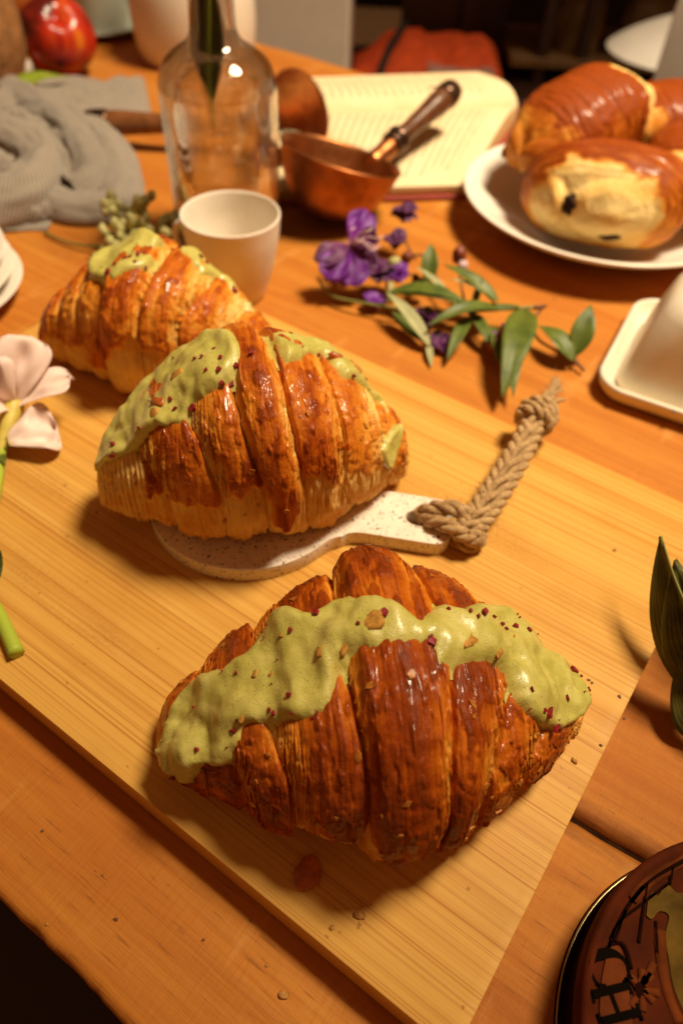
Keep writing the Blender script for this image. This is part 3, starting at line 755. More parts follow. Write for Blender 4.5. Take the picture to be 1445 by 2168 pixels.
for a in angs:
    lo_, hi_ = 0.0, .3
    # walk outward from the centre to the edge
    r = .03
    while sdf_paddle(r * math.cos(a), r * math.sin(a)) < 0 and r < .2: r += .0005
    lo_, hi_ = r - .0005, r
    for _ in range(14):
        m_ = (lo_ + hi_) / 2
        if sdf_paddle(m_ * math.cos(a), m_ * math.sin(a)) < 0: lo_ = m_
        else: hi_ = m_
    out.append((lo_ * math.cos(a), lo_ * math.sin(a)))
hole = [(hl - .017 + .0075 * math.cos(a) , .0055 * math.sin(a)) for a in np.linspace(0, 2 * math.pi, 28, endpoint=False)]
prism('slab', out, PZ0, PZ1, MT['terrazzo'], paddle, [hole], .0014)
rope = bpy.data.objects.new('rope', None); link(rope, paddle); rope.empty_display_size = .01
iM = np.array((Matrix.Translation((pc[0], pc[1], 0)) @ Matrix.Rotation(math.atan2(hd[1], hd[0]), 4, 'Z')).inverted())
def PL(px, py, z): p = P(px, py, z); return (iM @ np.array([*p, 1]))[:3]
def twisted(path, rcord, turns, n=3, name='strand', hand=1, seg=8, squash=1.0):
    T, A, B = frames(path); s_ = np.linspace(0, 1, len(path))
    for k in range(n):
        ph = hand * 2 * math.pi * turns * s_ + 2 * math.pi * k / n
        q = path + rcord * (np.cos(ph)[:, None] * A + squash * np.sin(ph)[:, None] * B)
        G = tube_grid(q, rcord * .98 * (1 + .07 * fbm(s_ * 60, k, 0, 2)), seg)
        G = G + .00025 * fbm(G[..., 0] * 900, G[..., 1] * 900, G[..., 2] * 900, 2)[..., None]
        grid_obj(name, G, MT['jute'], rope, wv=True)
# two loops from the hole over the handle's end into the braid
twisted(bez([PL(893, 1090, ZB + .004), PL(893, 1086, ZB + .010), PL(925, 1076, ZB + .017), PL(965, 1078, ZB + .018), PL(992, 1098, ZB + .014), PL(1000, 1120, ZB + .012)], 60), .0023, 2.2)
twisted(bez([PL(897, 1098, ZB + .004), PL(905, 1100, ZB + .011), PL(945, 1112, ZB + .015), PL(985, 1135, ZB + .013), PL(1005, 1140, ZB + .011), PL(1015, 1130, ZB + .010)], 60), .0023, -2.2)
twisted(bez([PL(955, 1140, ZB + .002), PL(985, 1155, ZB + .004), PL(1010, 1150, ZB + .006), PL(1020, 1130, ZB + .008)], 30), .0020, 1.0)
spine = [(985, 1130, ZB + .013), (1012, 1095, ZB + .015), (1045, 1045, ZB + .017), (1078, 992, ZB + .019), (1108, 940, ZB + .020), (1128, 895, ZB + .020), (1142, 868, ZB + .018)]
sp = np.array([PL(*q) for q in spine]); side = np.cross(np.gradient(sp, axis=0), [0, 0, 1.0]); side /= np.linalg.norm(side, axis=1)[:, None]
wid = np.array([.0040, .0046, .0048, .0046, .0040, .0030, .0020])[:, None]
twisted(bez(sp + side * wid * .85, 130), .0023, 5.5, 3, hand=1, squash=.8)
twisted(bez(sp - side * wid * .85, 130), .0023, 5.5, 3, hand=-1, squash=.8)
twisted(bez(sp + [0, 0, .0018], 130), .0021, 4.5, 2, hand=1)
# knot: a strand wound round the braid
kc = PL(1133, 885, ZB + .018); ax = PL(1160, 835, ZB + .012) - PL(1115, 930, ZB + .020); ax /= np.linalg.norm(ax)
k1 = np.cross(ax, [0, 0, 1.0]); k1 /= np.linalg.norm(k1); k2 = np.cross(ax, k1)
for j, off in enumerate((-.0042, .0000, .0040)):
    a = np.linspace(0, 2 * math.pi * 1.02, 48)
    q = kc + ax * (off + .0016 * np.sin(a + j))[:, None] + (np.cos(a)[:, None] * k1 + np.sin(a)[:, None] * k2) * (.0082 + .0004 * j)
    twisted(q, .0020, 5, 2, name='knot_strand', seg=7)
for e in ((1172, 815), (1185, 822), (1178, 802), (1163, 838), (1188, 845), (1181, 812)):
    q = bez([kc + ax * .002 + k1 * random.uniform(-.003, .003), kc + ax * .010 + k1 * random.uniform(-.003, .003), PL(*e, ZB + .004 + random.uniform(-.003, .003))], 24)
    twisted(q, .0012, 2, 2, name='tail_strand', seg=6)
V = []; F = []
rf = random.Random(3)
allp = np.vstack([bez(sp + side * wid, 60), bez(sp - side * wid, 60), bez([PL(893, 1086, ZB + .014), PL(965, 1078, ZB + .021), PL(1000, 1115, ZB + .017)], 40), bez([PL(1150, 850, ZB + .014), PL(1180, 808, ZB + .006)], 30)])
for i in range(520):
    b = allp[rf.randrange(len(allp))]; d = np.array([rf.gauss(0, 1), rf.gauss(0, 1), rf.gauss(.3, 1)]); d /= np.linalg.norm(d)
    e = np.array([rf.gauss(0, 1), rf.gauss(0, 1), rf.gauss(0, 1)]); l = rf.uniform(.003, .0075)
    c0 = b + d * .0038; c1 = c0 + d * l * .35 + e * l * .18; c2 = c1 + d * l * .12 + e * l * .30
    g = tube_grid(np.array([c0, (c0 + c1) / 2 + e * .0003, c1, c2]), [.00009, .00008, .00007, .00005], 3); n0 = len(V)
    V += g.reshape(-1, 3).tolist(); F += (grid_faces(len(g), 3, False, True) + n0).tolist()
tag(mesh_obj('loose_fibres', V, F, MT['jute'], rope), None, kind='stuff')

# ------------------------------------------------------------------ leaves and petals
def blade(name, base, tip, width, mat, parent, up=(0, 0, 1), arch=.0, fold=.25, prof='leaf', ruffle=0.0, seed=0, n=22, m=9, twist=0.0, thick=.00035, tipdroop=0.0, off=None):
    base = np.array(base, float); tip = np.array(tip, float); ax = tip - base; L = np.linalg.norm(ax); ax /= L
    u_ = np.array(up, float); sd = np.cross(ax, u_); sd /= np.linalg.norm(sd) + 1e-9; u_ = np.cross(sd, ax)
    s = np.linspace(0, 1, n); w = np.linspace(-1, 1, m)
    if prof == 'leaf': pw = np.sin(math.pi * np.clip(s, 0, 1) ** .82) ** .9
    elif prof == 'petal': pw = np.sin(math.pi * (.06 + .86 * s) ** 1.5) ** .7
    elif prof == 'wedge': pw = (.12 + .88 * s ** .9) * np.sqrt(np.clip(1 - s ** 9, 0, 1))
    else: pw = (1 - s) ** .6 * (.6 + .4 * np.sin(math.pi * s) + .2)
    pw = np.maximum(pw, .02)
    G = np.zeros((n, m, 3))
    for i in range(n):
        a = twist * s[i]; sdi = sd * math.cos(a) + u_ * math.sin(a); ui = -sd * math.sin(a) + u_ * math.cos(a)
        c = base + ax * L * s[i] + u_ * (arch * L * math.sin(math.pi * s[i]) - tipdroop * L * s[i] ** 2)
        for j in range(m):
            x = w[j] * width / 2 * pw[i]
            G[i, j] = c + sdi * x + ui * (fold * abs(x) + ruffle * width * s[i] * float(vnoise(s[i] * 3 + seed, w[j] * 2.2 + seed * 1.7, seed)))
    uvv = np.stack(np.meshgrid(s, (w + 1) / 2, indexing='ij'), -1)
    if off is not None: G = G - np.array(off)
    o = grid_obj(name, G, MT[mat] if isinstance(mat, str) else mat, parent, uv=uvv)
    md = o.modifiers.new('thickness', 'SOLIDIFY'); md.thickness = thick; md.offset = 0
    return o
def ball(name, c, r, mat, parent, sc=(1, 1, 1), seed=0, n=10, lump=.15, off=None):
    ph = np.linspace(-math.pi / 2, math.pi / 2, n); a = np.linspace(0, 2 * math.pi, n + 2, endpoint=False)
    G = np.stack([np.cos(ph)[:, None] * np.cos(a), np.cos(ph)[:, None] * np.sin(a), np.repeat(np.sin(ph)[:, None], n + 2, 1)], -1)
    G = G * (1 + lump * vnoise(G[..., 0] * 1.7 + seed, G[..., 1] * 1.7 + seed, G[..., 2] * 1.7))[..., None]
    c = np.array(c) - (np.array(off) if off is not None else 0)
    return grid_obj(name, G * np.array(sc) * r + c, MT[mat], parent, wv=True)

# ------------------------------------------------------------------ violet flowering sprig on the table
o0 = P(930, 640, 0)
sprig = thing('flower_sprig', 'cut sprig with violet flower and narrow green leaves lying on table', 'flower sprig', o0)
def SL(x, y, z): return P(x, y, z) - o0
def stem(path, r0, r1, mat, parent, name='stem', n=30): 
    q = bez(path, n); return tube(name, q, np.linspace(r0, r1, n), MT[mat], parent, 7)
stem([SL(672, 590, .010), SL(700, 625, .008), SL(760, 640, .010), SL(860, 655, .012), SL(960, 660, .012), SL(1060, 655, .015), SL(1145, 650, .016)], .0011, .0013, 'stem', sprig)
stem([SL(1130, 652, .016), SL(1155, 648, .016)], .0018, .0014, 'twig', sprig, n=6)
stem([SL(820, 560, .018), SL(818, 600, .014), SL(822, 640, .012)], .0011, .0010, 'stem', sprig)
stem([SL(870, 540, .020), SL(900, 545, .016), SL(930, 600, .014), SL(960, 640, .012)], .0010, .0012, 'twig', sprig)
stem([SL(855, 490, .030), SL(862, 520, .022), SL(880, 550, .016)], .0008, .0008, 'twig', sprig)
stem([SL(972, 560, .026), SL(975, 600, .018), SL(985, 650, .012)], .0009, .0010, 'twig', sprig)
stem([SL(1000, 660, .012), SL(1030, 700, .010), SL(1050, 760, .006)], .0010, .0008, 'stem', sprig)
stem([SL(1145, 655, .014), SL(1128, 680, .010), SL(1140, 720, .008), SL(1210, 760, .006), SL(1235, 785, .004)], .0010, .0011, 'twig', sprig)
stem([SL(1215, 770, .006), SL(1218, 755, .008)], .0009, .0008, 'twig', sprig, n=5)
LEAVES = [  # base px, z, tip px, z, width, material, arch, fold
    (822, 618, .014, 985, 640, .022, .0150, 'leaf', .10, .25), (985, 640, .020, 820, 622, .016, .0150, 'leaf', .08, .2),
    (910, 735, .006, 818, 618, .022, .0100, 'leafpale', .05, .45), (1060, 655, .016, 905, 690, .018, .0120, 'leaf', .12, .3),
    (1100, 648, .018, 938, 632, .026, .0090, 'leaf', -.10, .5), (1055, 640, .020, 940, 560, .034, .0130, 'leaf', .05, .3),
    (1048, 645, .018, 950, 590, .030, .0060, 'leafpale', .10, .5), (905, 600, .020, 912, 515, .040, .0120, 'leaf', .05, .4),
    (1112, 655, .018, 1062, 842, .012, .0200, 'leaf', .14, .18), (1080, 680, .014, 1085, 840, .010, .0120, 'leaf', .10, .3),
    (1040, 690, .010, 1082, 820, .008, .0130, 'leaf', .06, .3), (1212, 765, .008, 1140, 690, .016, .0150, 'leaf', .12, .25),
    (1216, 755, .008, 1250, 645, .032, .0150, 'leaf', .06, .25), (830, 660, .010, 905, 730, .006, .0100, 'leaf', -.05, .4),
    (995, 670, .012, 945, 765, .006, .0090, 'leaf', .1, .35), (990, 660, .012, 1040, 740, .008, .0090, 'leaf', .1, .3),
    (960, 650, .014, 880, 565, .030, .0060, 'leafpale', .08, .5), (1000, 655, .014, 1020, 590, .030, .0050, 'leaf', .1, .4), (905, 725, .005, 912, 778, .002, .0045, 'leafpale', .05, .4), (830, 640, .010, 825, 580, .020, .0035, 'leafpale', .05, .4)]
for k, (bx, by, bz, tx, ty, tz, w_, mt, ar, fo) in enumerate(LEAVES):
    blade('leaf', SL(bx, by, bz), SL(tx, ty, tz), w_ * 1.08, mt, sprig, arch=ar, fold=fo, seed=k, ruffle=.04)
fc_ = SL(742, 520, .034)
flower = bpy.data.objects.new('flower', None); link(flower, sprig); flower.empty_display_size = .005
for k, (x, y, z, w_) in enumerate(((690, 590, .022, .024), (745, 608, .016, .026), (672, 555, .030, .020), (778, 448, .052, .022), (800, 500, .046, .018), (788, 560, .026, .020))):
    blade('petal', fc_, SL(x, y, z), w_, 'purple' if k in (0, 1, 3) else 'plum', flower, up=(0, -.5, .85), arch=.10, fold=.05, prof='petal', ruffle=.16, seed=k + 3, m=13, n=18)
for k, (x, y, z) in enumerate(((742, 488, .050), (788, 530, .046), (800, 505, .052), (778, 490, .054), (760, 512, .050), (795, 525, .042))):
    stem([fc_, (fc_ + SL(x, y, z)) / 2 + [0, 0, .004], SL(x, y, z), SL(x + 9, y - 6, z)], .0007, .0005, 'stamen', flower, 'stamen', 12)
def bloom(cx_, cy_, z, size, k, mat='plum', n=6):
    b = bpy.data.objects.new('flower', None); link(b, sprig); b.empty_display_size = .005
    c = SL(cx_, cy_, z - size * .5); r_ = random.Random(k)
    for i in range(n):
        a = 6.283 * i / n + r_.uniform(-.3, .3); e = c + np.array([math.cos(a) * size * .75, math.sin(a) * size * .75, size * r_.uniform(.5, 1.1)])
        blade('petal', c, e, size * r_.uniform(.9, 1.3), mat, b, arch=.22, prof='petal', ruffle=.22, seed=k + i, m=9, n=12)
bloom(853, 472, .034, .013, 40, 'plum', 7); bloom(800, 600, .018, .017, 50, 'plum', 7); bloom(790, 655, .006, .011, 60, 'purple', 6)
bloom(840, 600, .018, .012, 70, 'purple', 5); bloom(900, 690, .008, .012, 80, 'plum', 6); bloom(930, 745, .004, .012, 90, 'plum', 5); bloom(835, 530, .026, .013, 95, 'plum', 6)
for x, y, z, r_, mt in ((833, 560, .022, .0048, 'bud'), (972, 540, .030, .0055, 'budred'), (978, 565, .024, .0040, 'stamen'), (1065, 720, .010, .0070, 'budred'), (1045, 735, .008, .0050, 'budred'), (895, 600, .016, .0045, 'budred'), (860, 545, .018, .0045, 'budred'), (880, 590, .014, .0035, 'twig')):
    ball('bud', SL(x, y, z), r_, mt, sprig, (1, 1, 1.25), x, lump=.3)
for k, (x, y, z) in enumerate(((1078, 690, .016), (1070, 735, .010), (1035, 715, .012))):
    blade('bract', SL(1060, 705, .012), SL(x, y, z), .010, 'plum', sprig, prof='petal', ruffle=.3, seed=k)

# ------------------------------------------------------------------ pink flower on the board's end
o1 = P(0, 1000, ZB)
pinkf = thing('pink_flower', 'pale pink five petal flower with long green stem on bamboo board', 'flower', o1)
def FL(x, y, z): return P(x, y, z) - o1
c0 = FL(28, 862, ZB + .016)
for k, (x, y, z, w_, up_) in enumerate(((62, 712, ZB + .050, .036, (.2, -.9, .4)), (-25, 755, ZB + .045, .034, (0, -.9, .4)), (152, 800, ZB + .030, .026, (0, -.35, .9)), (122, 905, ZB + .010, .040, (-.1, -.5, .9)), (-60, 850, ZB + .03, .03, (0, -.4, .9)))):
    b_ = c0 if k != 3 else FL(15, 935, ZB + .010)
    blade('petal', b_, FL(x, y, z), w_, 'pink', pinkf, up=up_, arch=.12, fold=.12, prof='wedge', ruffle=.16, seed=k + 20, m=13, n=22, thick=.0003)
tube('throat', bez([FL(-4, 960, ZB + .005), FL(6, 935, ZB + .008), FL(20, 895, ZB + .013), FL(30, 855, ZB + .017)], 20), np.linspace(.0022, .0060, 20), simple('flower_throat', (.62, .50, .10), .5, .3, 90), pinkf, 12)
for k, (x, y) in enumerate(((32, 925), (12, 985), (-5, 985))):
    blade('sepal', FL(2, 960, ZB + .006), FL(x, y, ZB + .007), .004, 'leaf', pinkf, seed=k, arch=.1)
stem([FL(5, 950, ZB + .006), FL(0, 1000, ZB + .004), FL(-14, 1080, ZB + .004), FL(-30, 1180, ZB + .005), FL(-20, 1260, ZB + .005), FL(8, 1320, ZB + .0045), FL(36, 1383, ZB + .004)], .0022, .0037, 'leaf_green', pinkf, n=50)
blade('leaf', FL(-30, 1260, ZB + .004), FL(2, 1165, ZB + .010), .012, 'leafdark', pinkf, arch=.1)

# ------------------------------------------------------------------ dried seed sprig
o2 = P(250, 540, 0)
dry = thing('seed_sprig', 'dried sprig with clusters of small green seed heads beside grey cloth', 'dried sprig', o2)
def DL(x, y, z): return P(x, y, z) - o2
stem([DL(95, 492, .003), DL(150, 515, .004), DL(215, 520, .008), DL(255, 500, .016), DL(290, 470, .024)], .0012, .0008, 'stem', dry)
for tips in ((240, 436, .034), (296, 424, .040), (250, 490, .022), (270, 470, .030), (345, 485, .022), (235, 530, .012), (330, 500, .016), (285, 500, .020), (365, 475, .020)):
    stem([DL(255, 512, .010), DL((255 + tips[0]) / 2, (505 + tips[1]) / 2, tips[2] * .7), DL(*tips)], .0007, .0005, 'stem', dry, n=12)
    for k in range(9):
        ball('seed_head', DL(*tips) + np.array([random.gauss(0, .0055), random.gauss(0, .006), random.gauss(0, .005)]), random.uniform(.0026, .0046), 'bud', dry, (1, 1, 1.2), k + tips[0], 7, .3)

# ------------------------------------------------------------------ cup, bottle, leaf in the bottle
cp_ = np.array([-.0905, .508, 0])
cupo = [(.0, .002), (.0200, .0012), (.0215, .0005), (.0232, .0030), (.0262, .0120), (.0305, .0270), (.0340, .0450), (.0355, .0590), (.0358, .0628)]
cupi = [(.0352, .0638), (.0340, .0628), (.0330, .0560), (.0318, .0430), (.0285, .0270), (.0235, .0120), (.0150, .0062), (.0, .0055)]
cup = thing('espresso_cup', 'small handleless white ceramic cup in front of the glass bottle', 'cup', cp_)
lathe('body', smooth_prof(cupo + cupi, 90), MT['cup'], cup, 80)
ha = math.radians(168)
q = np.array([(.0325, .048), (.041, .050), (.045, .040), (.041, .028), (.031, .024)])
hp = bez([(r_ * math.cos(ha), r_ * math.sin(ha), z) for r_, z in q], 24); tube('handle', hp, .0032, MT['cup'], cup, 10, .7)
cup['label'] = 'small white ceramic espresso cup in front of the clear glass bottle'

bp = np.array([-.1070, .5905, 0])
bo = [(.0, .004), (.030, .002), (.0395, .0005), (.0432, .004), (.0436, .012), (.0437, .060), (.0437, .112), (.0430, .1225), (.0390, .1335), (.0305, .1415), (.0215, .1470), (.0172, .153), (.0160, .163), (.0158, .20), (.0160, .225), (.0185, .228), (.0185, .236)]
bi = [(.0150, .237), (.0132, .230), (.0130, .20), (.0132, .165), (.0145, .155), (.0190, .1440), (.0280, .1385), (.0365, .1305), (.0402, .1205), (.0410, .112), (.0410, .060), (.0408, .016), (.036, .010), (.0, .011)]
bottle = tag(lathe('glass_bottle', smooth_prof(bo + bi, 170), MT['glass'], None, 96, loc=bp), 'clear round shouldered glass bottle holding one long dark leaf', 'bottle')
lf = thing('bottle_leaf', 'long dark green pointed leaf hanging inside the bottle neck', 'leaf', bp)
yb = bp[1]
def BL(px, py, dy=0.0): return PY(px, py, yb + dy) - bp
lp = BL(455, 258, -.006); lt = BL(432, -60, -.002)
blade('blade', BL(430, -70), BL(449, 225, -.004), .024, 'leafdark', lf, up=(0, -1, .2), fold=.25, prof='leaf', n=26)
stem([BL(440, -60, -.003), BL(441, 60, -.005), BL(443, 180, -.006), BL(456, 262, -.008)], .0022, .0011, 'leaf_green', lf, 'midrib', 24)

# ------------------------------------------------------------------ copper pans
def orient(zax, xax, loc):
    z = Vector(zax).normalized(); x = Vector(xax); x = (x - z * x.dot(z)).normalized(); y = z.cross(x)
    return Matrix(((x[0], y[0], z[0], loc[0]), (x[1], y[1], z[1], loc[1]), (x[2], y[2], z[2], loc[2]), (0, 0, 0, 1)))
def orient_x(xax, loc):
    x = Vector(xax).normalized(); z = (Vector((0, 0, 1)) - x * x[2]).normalized(); return orient(z, x, loc)
def handle_parts(root, M, r0, L, mat, rise):
    """turned wooden handle on a copper socket along local +x from the rim"""
    Mh = M @ Matrix.Translation((r0, 0, 0)) @ Matrix.Rotation(-rise, 4, 'Y') @ Matrix.Rotation(math.pi / 2, 4, 'Y')
    lathe('socket', smooth_prof([(0, -.004), (.0085, -.003), (.0088, .012), (.0082, .030), (0, .031)], 24), MT['copper'], root, 20, Mh)
    lathe('ferrule', smooth_prof([(0, .026), (.0090, .026), (.0115, .029), (.0100, .0325), (.0118, .036), (.0112, .041), (0, .042)], 30), MT['ferrule'], root, 24, Mh)
    k = (L - .040) / .085
    lathe('grip', smooth_prof([(0, .038), (.0078, .040), (.0082, .040 + .02 * k), (.0098, .040 + .045 * k), (.0112, .040 + .062 * k), (.0098, .040 + .072 * k), (0, .040 + .074 * k)], 40), MT[mat], root, 24, Mh)
    lathe('end_cap', smooth_prof([(0, .036 + .072 * k), (.0105, .038 + .072 * k), (.0122, .040 + .078 * k), (.0095, .040 + .088 * k), (0, .040 + .091 * k)], 24), MT['ferrule'], root, 24, Mh)
    g = tube_grid(bez([(0, .010, .042 + .074 * k), (0, .016, .046 + .078 * k), (0, .024, .044 + .076 * k)], 12), np.linspace(.0014, .0006, 12), 6); R_ = np.array(Mh)
    grid_obj('hanging_hook', g @ R_[:3, :3].T + R_[:3, 3], MT['ferrule'], root, wv=True)
pp = P(690, 464, 0); pp = np.array([pp[0], pp[1], 0])
pan = thing('copper_pan', 'small copper pan with dark turned handle in front of open book', 'pan', pp)
tilt = np.array([.24, .20, 1.0])
bowl = [(.0, .0), (.018, .0), (.030, .005), (.0395, .018), (.0472, .038), (.0515, .056), (.0530, .060), (.0535, .0612), (.0522, .0618), (.0500, .058), (.0455, .039), (.0378, .020), (.0285, .0085), (.017, .004), (.0, .004)]
hdv = P(968, 182, .064) - (pp + [0, 0, .045])
Mp = orient(tilt, (hdv[0], hdv[1], 0), (0, 0, .006))
lathe('bowl', smooth_prof([(r_, z * .80) for r_, z in bowl], 70), MT['copper'], pan, 72, Mp)
att = np.array(Mp @ Vector((.0525, 0, .0430))); hen = P(968, 182, .064) - pp; hv = Vector((hen - att).tolist())
handle_parts(pan, orient_x(hv, att), 0.0, hv.length - .010, 'handle', 0.0)
for k in range(5):
    q = np.array(Mp @ Vector((.014 + random.uniform(-.012, .012), -.002 + random.uniform(-.01, .01), .020 + random.uniform(0, .004))))
    ball('dried_blossom', q, .0055, 'bud', pan, seed=k, lump=.4)

p2 = P(662, 350, 0); p2 = np.array([p2[0], p2[1], 0])
pan2 = thing('copper_pan', 'copper pan tipped on its side behind the glass bottle', 'pan', p2)
h2 = P(170, 262, .012) - p2
M2 = orient((.72, -.55, .42), (-.45, .05, .86), (-.050, .010, .030))
lathe('bowl', smooth_prof([(r_ * .74, z * .85) for r_, z in bowl], 70), MT['copper'], pan2, 72, M2)
hb0 = np.array([-.060, .012, .030]); he = P(165, 258, .020) - p2; dv_ = Vector((he - hb0).tolist())
handle_parts(pan2, orient_x(dv_, hb0), .0, dv_.length - .012, 'handle2', 0.0)

# ------------------------------------------------------------------ open book
bk0 = P(860, 320, 0)
book = thing('open_book', 'open book with cream printed pages and red cover behind copper pan', 'book', bk0)
def KL(x, y, z): return P(x, y, z) - bk0
g0, g1 = KL(590, 243, .016), KL(1098, 226, .016)          # the gutter
n0, n1 = KL(545, 405, .012), KL(985, 392, .012)           # near edge
f0, f1 = KL(575, 166, .020), KL(1010, 152, .024)          # far edge
def page_block(ga, gb, ea, eb, bulge, name):
    n, m = 26, 22; G = np.zeros((n, m, 3)); s = np.linspace(0, 1, n); w = np.linspace(0, 1, m)
    for i in range(n):
        for j in range(m):
            p_ = (ga * (1 - s[i]) + gb * s[i]) * (1 - w[j]) + (ea * (1 - s[i]) + eb * s[i]) * w[j]
            p_ = p_.copy(); p_[2] += bulge * math.sin(math.pi * w[j] ** .55) - .006 * (1 - w[j]) ** 6; G[i, j] = p_
    top = grid_obj(name, G, MT['page'], book, uv=np.stack(np.meshgrid(s, w, indexing='ij'), -1))
    # the block of page edges below the top leaf
    per = np.vstack([G[:, -1], G[::-1, 0][:1] * 0 + G[-1, ::-1][1:]]) if False else np.vstack([G[0, :], G[1:, -1], G[-1, ::-1][1:]])
    per = per - [0, 0, .0004]; lo_ = per.copy(); lo_[:, 2] = .004
    q_ = np.stack([per, per * .35 + lo_ * .65 + [.001, -.0006, 0], lo_], 1)
    grid_obj('page_edges', q_, MT['pageedge'], book)
    return top
page_block(g0, g1, n0, n1, .012, 'page')
page_block(g0, g1, f0, f1, .012, 'page')
cv = [n0, n1, g1, f1, f0, g0]; cc_ = sum(cv) / 6
outl = [tuple((p_ + (p_ - cc_) * .035)[:2]) for p_ in cv]
prism('cover', outl, .0005, .0042, MT['cover'], book, bevel=.0008)

# ------------------------------------------------------------------ plate of pains au chocolat
pl = np.array([.2145, .6445, 0])
plate = tag(lathe('serving_plate', smooth_prof([(0, .004), (.055, .004), (.060, .0008), (.064, .003), (.085, .010), (.108, .021), (.1205, .0290), (.1225, .0300), (.1220, .0318), (.118, .0310), (.106, .0250), (.084, .0140), (.066, .0080), (.05, .0072), (0, .0072)], 90), MT['plate'], None, 110, loc=pl),
            'shallow white plate with upturned rim holding chocolate pastries', 'plate')
def pain(label, M, L, Wd, Hh, seed, crustb=0.0, ends=(0.0, 0.0), domes=((.22, -.06, .22, .32), (-.20, -.08, .24, .34)), chocs=((.20, -.06, .045, .06), (-.18, -.10, .05, .05))):
    root = thing('chocolate_pastry', label, 'pastry', (0, 0, 0), 0, 'chocolate pastries on the white plate')
    root.matrix_world = M
    n, m = 150, 170
    s = np.linspace(-1, 1, n); s = np.sign(s) * np.abs(s) ** .75; th = np.linspace(-math.pi / 2, 1.5 * math.pi, m, endpoint=False); S, T = np.meshgrid(s, th, indexing='ij')
    prof = np.maximum(1 - np.abs(S) ** 3.4, 0) ** .5; sag = 1 - .14 * S ** 2
    co, si = np.cos(T), np.sin(T); cx_, sx_ = np.cos(T) * 1.3, np.sin(T) * 1.3
    r = 1 + .07 * fbm(S * 1.4 + seed, cx_, sx_, 3)
    endf = sstep(.60, .74, np.abs(S) + .26 * fbm(S * 2 + seed, cx_ * 2, sx_ * 2, 4))
    fold = fbm(np.abs(S) * 9 + .8 * fbm(S * 2, cx_, sx_, 2), cx_ * .7 + seed, sx_ * .7, 3)      # layer edges run round the roll
    k = 1 + .045 * (1 - np.abs(fold) * 2) * (1 - .4 * endf) + .012 * fbm(S * 9, cx_ * 6, sx_ * 6, 3)
    Y = Wd / 2 * np.sign(co) * np.abs(co) ** .85 * prof * sag * r * k; Z = Hh / 2 * np.sign(si) * np.abs(si) ** .85 * prof * sag * r * k
    rr_ = np.hypot(Y / (Wd / 2), Z / (Hh / 2)); sp_ = np.sin(rr_ * 15 + T + 2.2 * fbm(Y * 40 + seed, Z * 40, 0, 2))
    dm = np.min([np.hypot((Y - Wd * a_) / (Wd * c_), (Z - Hh * b_) / (Hh * d_)) for a_, b_, c_, d_ in domes], 0)
    dome = np.sqrt(np.clip(1 - dm ** 2, 0, 1)); sp_ = np.sin(dm * 9 + 1.8 * fbm(Y * 40 + seed, Z * 40, 0, 2))
    ew = sstep(.75, .97, np.abs(S))
    X = S * L / 2 + np.sign(S) * ew * (.011 * dome + .0009 * sp_ + .003 * fbm(Y * 60 + seed, Z * 60, S, 3))
    Z = np.where(Z < -Hh * .42, -Hh * .42 + (Z + Hh * .42) * .25, Z)
    cr = .46 + crustb + .26 * np.clip(si, -1, 1) + .26 * fold + .14 * fbm(S * 4, cx_ * 3, sx_ * 3 + seed, 3)
    ce = np.where(S < 0, ends[0], ends[1]); pale = .05 + ce + .08 * sp_ + .22 * fbm(Y * 60, Z * 60 + seed, 1, 3) + .10 * np.clip(rr_, 0, 1) ** 3
    cr = cr * (1 - endf) + pale * endf
    G = np.stack([X, Y, Z + Hh * .44], -1)
    grid_obj('pastry', G, MT['pain'], root, wv=True, attrs=dict(crust=cr))
    r_ = random.Random(seed)
    for sx in (-1, 1):
        sel = np.where((np.sign(S) == sx) & (np.abs(S) > .85))
        for q_, (a_, b_, c_, d_) in enumerate(chocs):
            k_ = np.hypot(Y[sel] - Wd * a_, Z[sel] - Hh * b_).argmin(); p_ = G[sel][k_]
            ball('chocolate_stick', (p_[0] - sx * .0012, p_[1], p_[2]), 1.0, 'choc', root, (.0045, Wd * c_, Hh * d_), seed * 1.7 + sx + q_ * 3, 16, .5)
    return root
def place(px, py, z, yawd, pitchd=0, rolld=0):
    p_ = P(px, py, z)
    return Matrix.Translation(p_.tolist()) @ Matrix.Rotation(math.radians(yawd), 4, 'Z') @ Matrix.Rotation(math.radians(pitchd), 4, 'Y') @ Matrix.Rotation(math.radians(rolld), 4, 'X')
pain('pastry at front of plate, pale end showing two dark chocolate sticks', place(1262, 500, .016, 62, 8, -6), .095, .128, .076, 4, .20, (.0, .05), ((.30, -.04, .15, .26), (-.14, -.04, .30, .33)), ((.115, .02, .05, .085), (-.13, -.24, .065, .03)))
pain('pastry leaning on the plate rim, shiny brown top and pale far end', place(1215, 335, .040, 36, -12, 4), .130, .090, .072, 9, .30, (.50, .0))
pain('pastry low at back of plate, half hidden behind the leaning one', place(1400, 322, .036, 20, 0, 0), .110, .085, .062, 14, .28, (.3, .2))
pain('pastry at plate side, tucked behind the front pastry', place(1446, 418, .030, 60, 0, 0), .110, .085, .060, 19, .26, (.2, .2))

